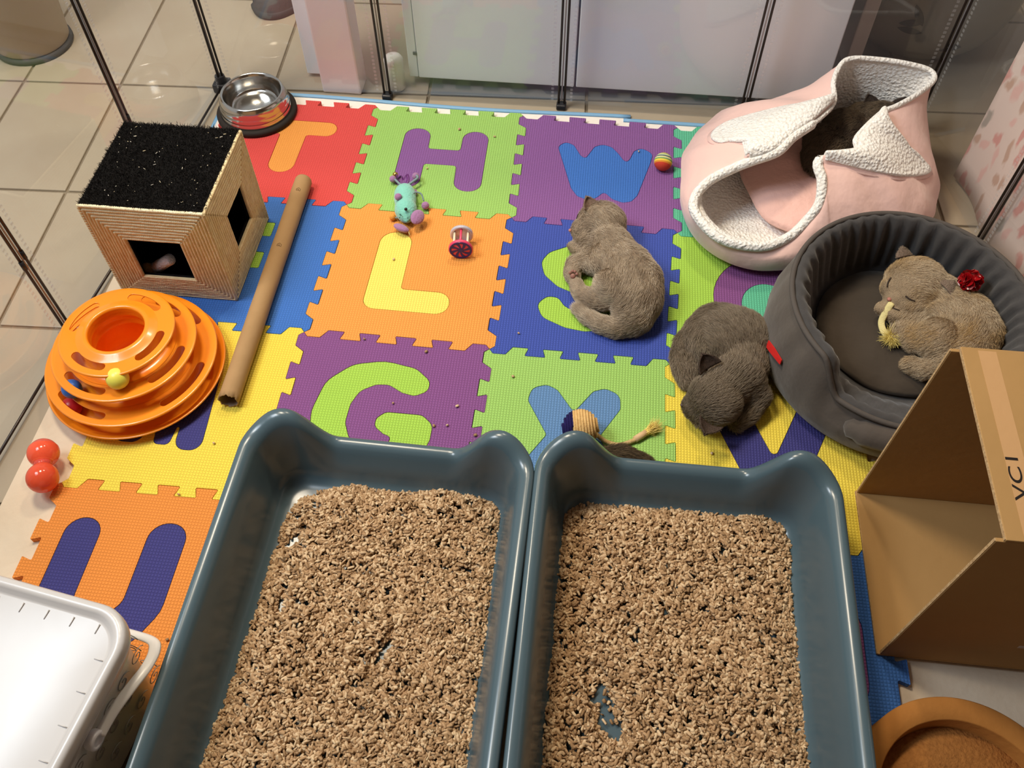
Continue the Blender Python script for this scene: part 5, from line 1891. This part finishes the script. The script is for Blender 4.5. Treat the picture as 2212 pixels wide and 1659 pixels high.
def ear(name, base, up, side, w, h, m_out, m_in, parent, fold=0.35):
    """rounded triangular cup; up = towards tip, side = across, opening faces up x side"""
    up = Vector(up).normalized()
    side = Vector(side)
    side = (side - up * side.dot(up)).normalized()
    fr = side.cross(up)
    base = Vector(base)
    nu, nv = 10, 9
    def grid(off):
        v = []
        for i in range(nv + 1):
            t = i / nv
            wid = w * (1 - t ** 1.7) ** 0.8 + 0.0008
            for j in range(nu + 1):
                s = j / nu * 2 - 1
                p = base + up * (h * t * (1 - 0.12 * s * s)) + side * (wid * s) - fr * (w * fold * (1 - s * s) * (1 - 0.5 * t)) + fr * off
                v.append(tuple(p))
        f = [(i * (nu + 1) + j, i * (nu + 1) + j + 1, (i + 1) * (nu + 1) + j + 1, (i + 1) * (nu + 1) + j) for i in range(nv) for j in range(nu)]
        return v, f
    me = evaluated(fast_mesh('ear', *grid(0)), [('SOLIDIFY', dict(thickness=0.0016, offset=0.0))])
    e = obj('ear', me, m_out, parent)
    n = 700
    P, N = sample_mesh(me, n)
    off = np.array(world_off(e))
    hair_object('ear_fur', P + off, unit(np.tile(np.array(up), (n, 1)) + N * 0.5 + rng.normal(0, .2, (n, 3))), rng.uniform(.0012, .003, n), 0.00022, m_in, e, 3)
    return e


def pads(parent, c, nrm, r, m_):
    nrm = Vector(nrm).normalized()
    q = nrm.to_track_quat('Z', 'Y').to_matrix()
    c = Vector(c)
    for k, (x, y, s) in enumerate(((0, -0.25, .50), (-.62, .25, .28), (-.22, .62, .28), (.22, .62, .28), (.62, .25, .28))):
        MB().add(*ball_vf(c + q @ Vector((x * r, y * r, 0)), (s * r, s * r, s * r * .5), 12, q)).build('toe_pad' if k else 'paw_pad', m_, parent)


def claws_paw(parent, c, fwd, up, r, m_fur):
    """four toes on a paw, joined to the body mass"""
    fwd = Vector(fwd).normalized()
    up = Vector(up).normalized()
    s = fwd.cross(up)
    out = []
    for k in (-1.5, -.5, .5, 1.5):
        p = Vector(c) + fwd * (r * (0.85 - 0.1 * abs(k))) + s * (r * 0.42 * k)
        out.append(('e', tuple(p), (r * .42, r * .42, r * .42)))
    return out


def snap(o, p, lift=0.0):
    """nearest point on a body's skin to p (world), lifted along the normal"""
    off = world_off(o)
    ok, q, n_, _ = o.closest_point_on_mesh(Vector(p) - off)
    return tuple(q + n_ * lift + off)


def skin_mat(name, c):
    return mat(name, c, 0.9, 0.15, noise=(40, 0.4), bump=(120, 0.001))


M_nose = mat('nose_leather', rgb(176, 116, 104), 0.5, 0.4, bump=(200, 0.0003))
M_padm = mat('paw_leather', rgb(150, 104, 92), 0.55, 0.4, bump=(200, 0.0004))
M_lid = mat('eyelid_line', rgb(58, 46, 38), 0.7, 0.3, bump=(100, 0.0002))

# --- lilac kitten lying curled on the S mat
K1 = thing('kitten', 'pale taupe kitten lying curled on the blue S mat', 'kitten', (0.50, -0.14, MZ1))
spine1 = [(0.436, -0.050, .040), (0.462, -0.036, .055), (0.485, -0.070, .05), (0.512, -0.115, .05), (0.536, -0.160, .05), (0.540, -0.205, .045), (0.525, -0.240, .03), (0.49, -0.243, .024), (0.455, -0.222, .02), (0.437, -0.205, .02)]
p1 = [('e', (.466, -.036, .052), (.043, .040, .038), 20), ('e', (.437, -.047, .046), (.023, .022, .022), 20), ('e', (.446, -.062, .042), (.025, .022, .022), 0), ('e', (.448, -.028, .056), (.022, .020, .018), 0),
      ('c', [(.470, -.050, .048, .032), (.488, -.082, .047, .034), (.496, -.105, .047, .037), (.515, -.135, .049, .043), (.528, -.165, .050, .047), (.532, -.195, .046, .044), (.530, -.222, .036, .033)]),
      ('e', (.487, -.108, .045), (.040, .034, .034), 30), ('e', (.503, -.182, .056), (.043, .034, .028), -15), ('e', (.540, -.150, .045), (.030, .044, .032), 12),
      ('c', [(.475, -.092, .040, .021), (.447, -.088, .030, .015), (.430, -.078, .027, .0125), (.424, -.070, .026, .0120)]),
      ('c', [(.478, -.115, .036, .022), (.446, -.108, .029, .018), (.427, -.112, .026, .016), (.423, -.130, .025, .0145), (.426, -.140, .025, .0135)]),
      ('c', [(.495, -.190, .045, .026), (.466, -.192, .034, .019), (.447, -.183, .027, .015), (.437, -.170, .026, .0135), (.434, -.160, .026, .0125)]),
      ('c', [(.530, -.232, .032, .024), (.505, -.245, .027, .0165), (.478, -.238, .025, .0145), (.455, -.224, .024, .0125), (.437, -.207, .0225, .0095)])]
p1 += claws_paw(None, (.424, -.070, .026), (-.5, .9, 0), (0, 0, 1), .012, None) + claws_paw(None, (.434, -.160, .026), (-.4, 1, 0), (0, 0, 1), .012, None)
b1 = skin_mesh(p1)
body = obj('body', b1, skin_mat('kitten_skin_taupe', rgb(150, 132, 112)), K1)
H1 = mat_hair('fur_taupe', rgb(176, 158, 136), rgb(212, 196, 174), rgb(160, 142, 122), 26)
fur_on(b1, K1, spine1, 34000, .0070, H1, [((.436, -.050, .045), .035, .4), ((.425, -.135, .025), .03, .45), ((.435, -.165, .025), .03, .5), ((.424, -.07, .026), .03, .5)], zmin=.0135)
H1e = mat_hair('ear_fur_taupe', rgb(110, 94, 80), rgb(150, 130, 112))
M_e1 = mat('ear_skin_taupe', rgb(128, 106, 92), 0.8, 0.2, bump=(120, 0.0006))
ear('ear', (.449, -.030, .084), (-.45, .75, .40), (.62, .62, -.10), .0165, .025, M_e1, H1e, K1, .45)
ear('ear', (.447, -.008, .058), (-.55, .80, .05), (.35, .30, .85), .0140, .016, M_e1, H1e, K1, .4)
MB().add(*ball_vf((.4135, -.0525, .049), (.0030, .0036, .0024), 12)).build('nose', M_nose, K1)
MB().add(*tube_vf(catmull([(.428, -.027, .0690), (.4245, -.0315, .0660), (.4230, -.0365, .0620)], 4), .0009, 6)).build('closed_eye', M_lid, K1)
pads(K1, (.4255, -.1455, .0375), (-.1, -.75, .75), .0095, M_padm)

# --- darker kitten curled at the right, seen from above
K2 = thing('kitten', 'dark grey brown kitten curled up against the side of the grey bed', 'kitten', (0.68, -0.30, MZ1))
spine2 = [(0.618, -0.400, .05), (0.645, -0.385, .075), (0.680, -0.365, .075), (0.712, -0.325, .08), (0.700, -0.280, .085), (0.682, -0.245, .08), (0.655, -0.222, .05), (0.622, -0.245, .03), (0.604, -0.290, .025), (0.612, -0.340, .02)]
p2 = [('e', (.684, -.272, .053), (.064, .060, .041), 20), ('e', (.698, -.318, .050), (.039, .046, .038), 0), ('e', (.668, -.240, .045), (.048, .040, .033), 0), ('e', (.690, -.352, .046), (.045, .036, .034), 0),
      ('e', (.653, -.391, .056), (.040, .042, .034), 10), ('e', (.627, -.397, .043), (.021, .023, .019), 0), ('e', (.640, -.378, .044), (.022, .022, .020), 0), ('e', (.641, -.412, .044), (.022, .022, .020), 0),
      ('c', [(.668, -.370, .055, .034), (.690, -.345, .056, .038)]),
      ('e', (.642, -.262, .042), (.030, .042, .030), 15), ('c', [(.640, -.285, .032, .018), (.628, -.305, .026, .0145), (.624, -.318, .025, .0125)]),
      ('c', [(.720, -.365, .036, .022), (.708, -.395, .028, .015), (.692, -.410, .025, .0125)]),
      ('c', [(.662, -.215, .034, .024), (.632, -.232, .028, .016), (.610, -.262, .025, .0135), (.603, -.295, .0245, .0125), (.607, -.320, .024, .0115), (.616, -.341, .0225, .0095)])]
p2 += claws_paw(None, (.624, -.318, .025), (-.3, -1, 0), (0, 0, 1), .012, None)
b2 = skin_mesh(p2)
obj('body', b2, skin_mat('kitten_skin_dark', rgb(96, 84, 70)), K2)
H2 = mat_hair('fur_dark', rgb(112, 98, 84), rgb(158, 142, 122), rgb(132, 118, 100), 20)
fur_on(b2, K2, spine2, 34000, .0072, H2, [((.627, -.397, .045), .035, .45), ((.653, -.391, .085), .03, .7)], zmin=.0135)
H2e = mat_hair('ear_fur_dark', rgb(64, 54, 46), rgb(96, 82, 70))
M_e2 = mat('ear_skin_dark', rgb(70, 56, 48), 0.8, 0.2, bump=(120, 0.0006))
ear('ear', (.643, -.358, .088), (-.55, .55, .55), (.72, .55, .20), .0185, .027, M_e2, H2e, K2, .45)
ear('ear', (.646, -.438, .067), (-.38, -.88, .12), (.85, -.40, -.1), .0175, .028, M_e2, H2e, K2, -.45)
MB().add(*ball_vf((.6065, -.399, .0455), (.0030, .0036, .0024), 12)).build('nose', mat('nose_dark', rgb(74, 58, 54), 0.5, 0.4, bump=(200, .0003)), K2)

# --- light kitten asleep on its side in the grey bed
BZ = .050
K3 = thing('kitten', 'light grey beige kitten asleep on its side inside the grey bed', 'kitten', (1.00, -0.20, BZ))
spine3 = [(0.936, -0.185, .080), (0.965, -0.160, .10), (1.005, -0.170, .095), (1.035, -0.205, .095), (1.045, -0.240, .095), (1.035, -0.280, .09), (1.00, -0.300, .07), (0.97, -0.310, .06)]
p3 = [('e', (.970, -.158, .090), (.049, .046, .038), 35), ('e', (.939, -.186, .083), (.020, .021, .019), 35), ('e', (.937, -.168, .088), (.022, .022, .021), 30), ('e', (.962, -.196, .083), (.027, .022, .021), 30), ('e', (.956, -.182, .094), (.024, .022, .020), 30),
      ('c', [(1.000, -.165, .082, .034), (1.022, -.190, .084, .036), (1.037, -.218, .086, .041), (1.042, -.250, .086, .043), (1.028, -.283, .082, .038), (1.005, -.302, .074, .032)]),
      ('e', (.990, -.268, .088), (.038, .036, .030), -35), ('e', (1.010, -.220, .082), (.040, .036, .030), -20),
      ('c', [(1.005, -.218, .080, .022), (.972, -.224, .074, .016), (.946, -.218, .073, .0130), (.928, -.207, .073, .0120), (.920, -.201, .073, .0120)]),
      ('c', [(1.000, -.236, .078, .022), (.972, -.240, .072, .016), (.952, -.238, .070, .0135), (.941, -.241, .069, .0125)]),
      ('c', [(.985, -.262, .082, .026), (.962, -.262, .074, .0185), (.950, -.246, .070, .0150), (.945, -.236, .068, .0135)]),
      ('c', [(.995, -.300, .072, .022), (.970, -.310, .066, .015), (.950, -.300, .063, .012)])]
p3 += claws_paw(None, (.920, -.201, .073), (-.7, .4, 0), (0, 0, 1), .0115, None) + claws_paw(None, (.941, -.241, .069), (-1, -.3, 0), (0, 0, 1), .012, None)
b3 = skin_mesh(p3, rest=.0525)
B3 = obj('body', b3, skin_mat('kitten_skin_light', rgb(150, 130, 106)), K3)
H3 = mat_hair('fur_light', rgb(170, 150, 124), rgb(210, 192, 164), rgb(182, 152, 108), 18)
fur_on(b3, K3, spine3, 34000, .0068, H3, [((.936, -.184, .090), .042, .25), ((.958, -.175, .11), .03, .6), ((.920, -.203, .075), .03, .4)], zmin=.050)
H3e = mat_hair('ear_fur_light', rgb(120, 106, 92), rgb(160, 144, 124))
M_e3 = mat('ear_skin_light', rgb(122, 104, 92), 0.8, 0.2, bump=(120, 0.0006))
ear('ear', (.952, -.117, .108), (-.30, .75, .45), (-.80, -.40, .1), .0150, .017, M_e3, H3e, K3, .35)
ear('ear', (1.000, -.186, .114), (.70, .45, .30), (-.55, .85, .0), .0165, .020, M_e3, H3e, K3, .45)
bpy.context.view_layer.update()
MB().add(*ball_vf(snap(B3, (.9205, -.1975, .0935), .0006), (.0036, .0038, .0028), 12)).build('nose', M_nose, K3)
for pts in ([(.9270, -.164, .1060), (.9225, -.170, .1030), (.9210, -.177, .0990)], [(.9430, -.199, .1060), (.9490, -.203, .1040), (.9575, -.2055, .1020)]):
    MB().add(*tube_vf(catmull([snap(B3, p_, .0018) for p_ in pts], 4), .0011, 6)).build('closed_eye', M_lid, K3)
MB().add(*tube_vf(catmull([snap(B3, p_, .0014) for p_ in ((.9225, -.2025, .0885), (.930, -.208, .0850), (.941, -.211, .0830))], 4), .0008, 6)).build('mouth', M_lid, K3)
# --- dark kitten inside the pink bed
K4 = thing('kitten', 'very dark grey kitten tucked inside the pink cave bed', 'kitten', (0.92, 0.20, .072))
spine4 = [(0.940, 0.190, .115), (0.962, 0.222, .13), (0.935, 0.225, .125), (0.905, 0.205, .12), (0.870, 0.180, .11), (0.845, 0.150, .10)]
p4 = [('e', (.862, .168, .092), (.038, .046, .030), 30), ('e', (.900, .205, .098), (.046, .044, .034), 20), ('e', (.935, .235, .100), (.042, .034, .030), 20), ('e', (.958, .222, .112), (.036, .034, .030), 0), ('e', (.940, .192, .105), (.018, .018, .016), 0), ('e', (.990, .252, .098), (.034, .024, .026), 20),
      ('c', [(.912, .190, .100, .020), (.903, .172, .095, .014), (.898, .160, .094, .012)]), ('c', [(.845, .150, .085, .026), (.838, .128, .082, .018), (.843, .112, .081, .012)])]
p4 += claws_paw(None, (.898, .160, .094), (-.2, -1, 0), (0, 0, 1), .0115, None)
b4 = skin_mesh(p4, rest=.0715)
obj('body', b4, skin_mat('kitten_skin_black', rgb(58, 50, 44)), K4)
H4 = mat_hair('fur_black', rgb(80, 69, 59), rgb(122, 107, 90), rgb(128, 111, 90), 16)
fur_on(b4, K4, spine4, 26000, .0075, H4, zmin=.072)
M_e4 = mat('ear_skin_black', rgb(44, 36, 34), 0.8, 0.2, bump=(120, 0.0006))
ear('ear', (.985, .240, .134), (.60, .45, .5), (.5, -.8, .2), .014, .020, M_e4, H2e, K4, .35)
ear('ear', (.940, .246, .128), (-.35, .75, .5), (.8, .3, .1), .014, .020, M_e4, H2e, K4, .35)
MB().add(*ball_vf((.931, .179, .107), (.0030, .0034, .0024), 12)).build('nose', M_e4, K4)

# --- furry toy half hidden behind the right tray
F5 = thing('furry_mouse', 'dark furry tuft of a toy peeping over the right litter tray', 'cat toy', (0.525, -0.492, MZ1))
p5 = [('c', [(.495, -.492, .026, .012), (.520, -.489, .028, .0155), (.548, -.493, .025, .012), (.560, -.496, .022, .007)])]
b5 = skin_mesh(p5, .0018, 4)
obj('body', b5, skin_mat('toy_skin', rgb(76, 64, 50)), F5)
fur_on(b5, F5, [(.49, -.49, .03), (.52, -.488, .035), (.56, -.494, .03)], 7000, .011, mat_hair('toy_fur', rgb(60, 48, 36), rgb(112, 92, 66)), zmin=.013)
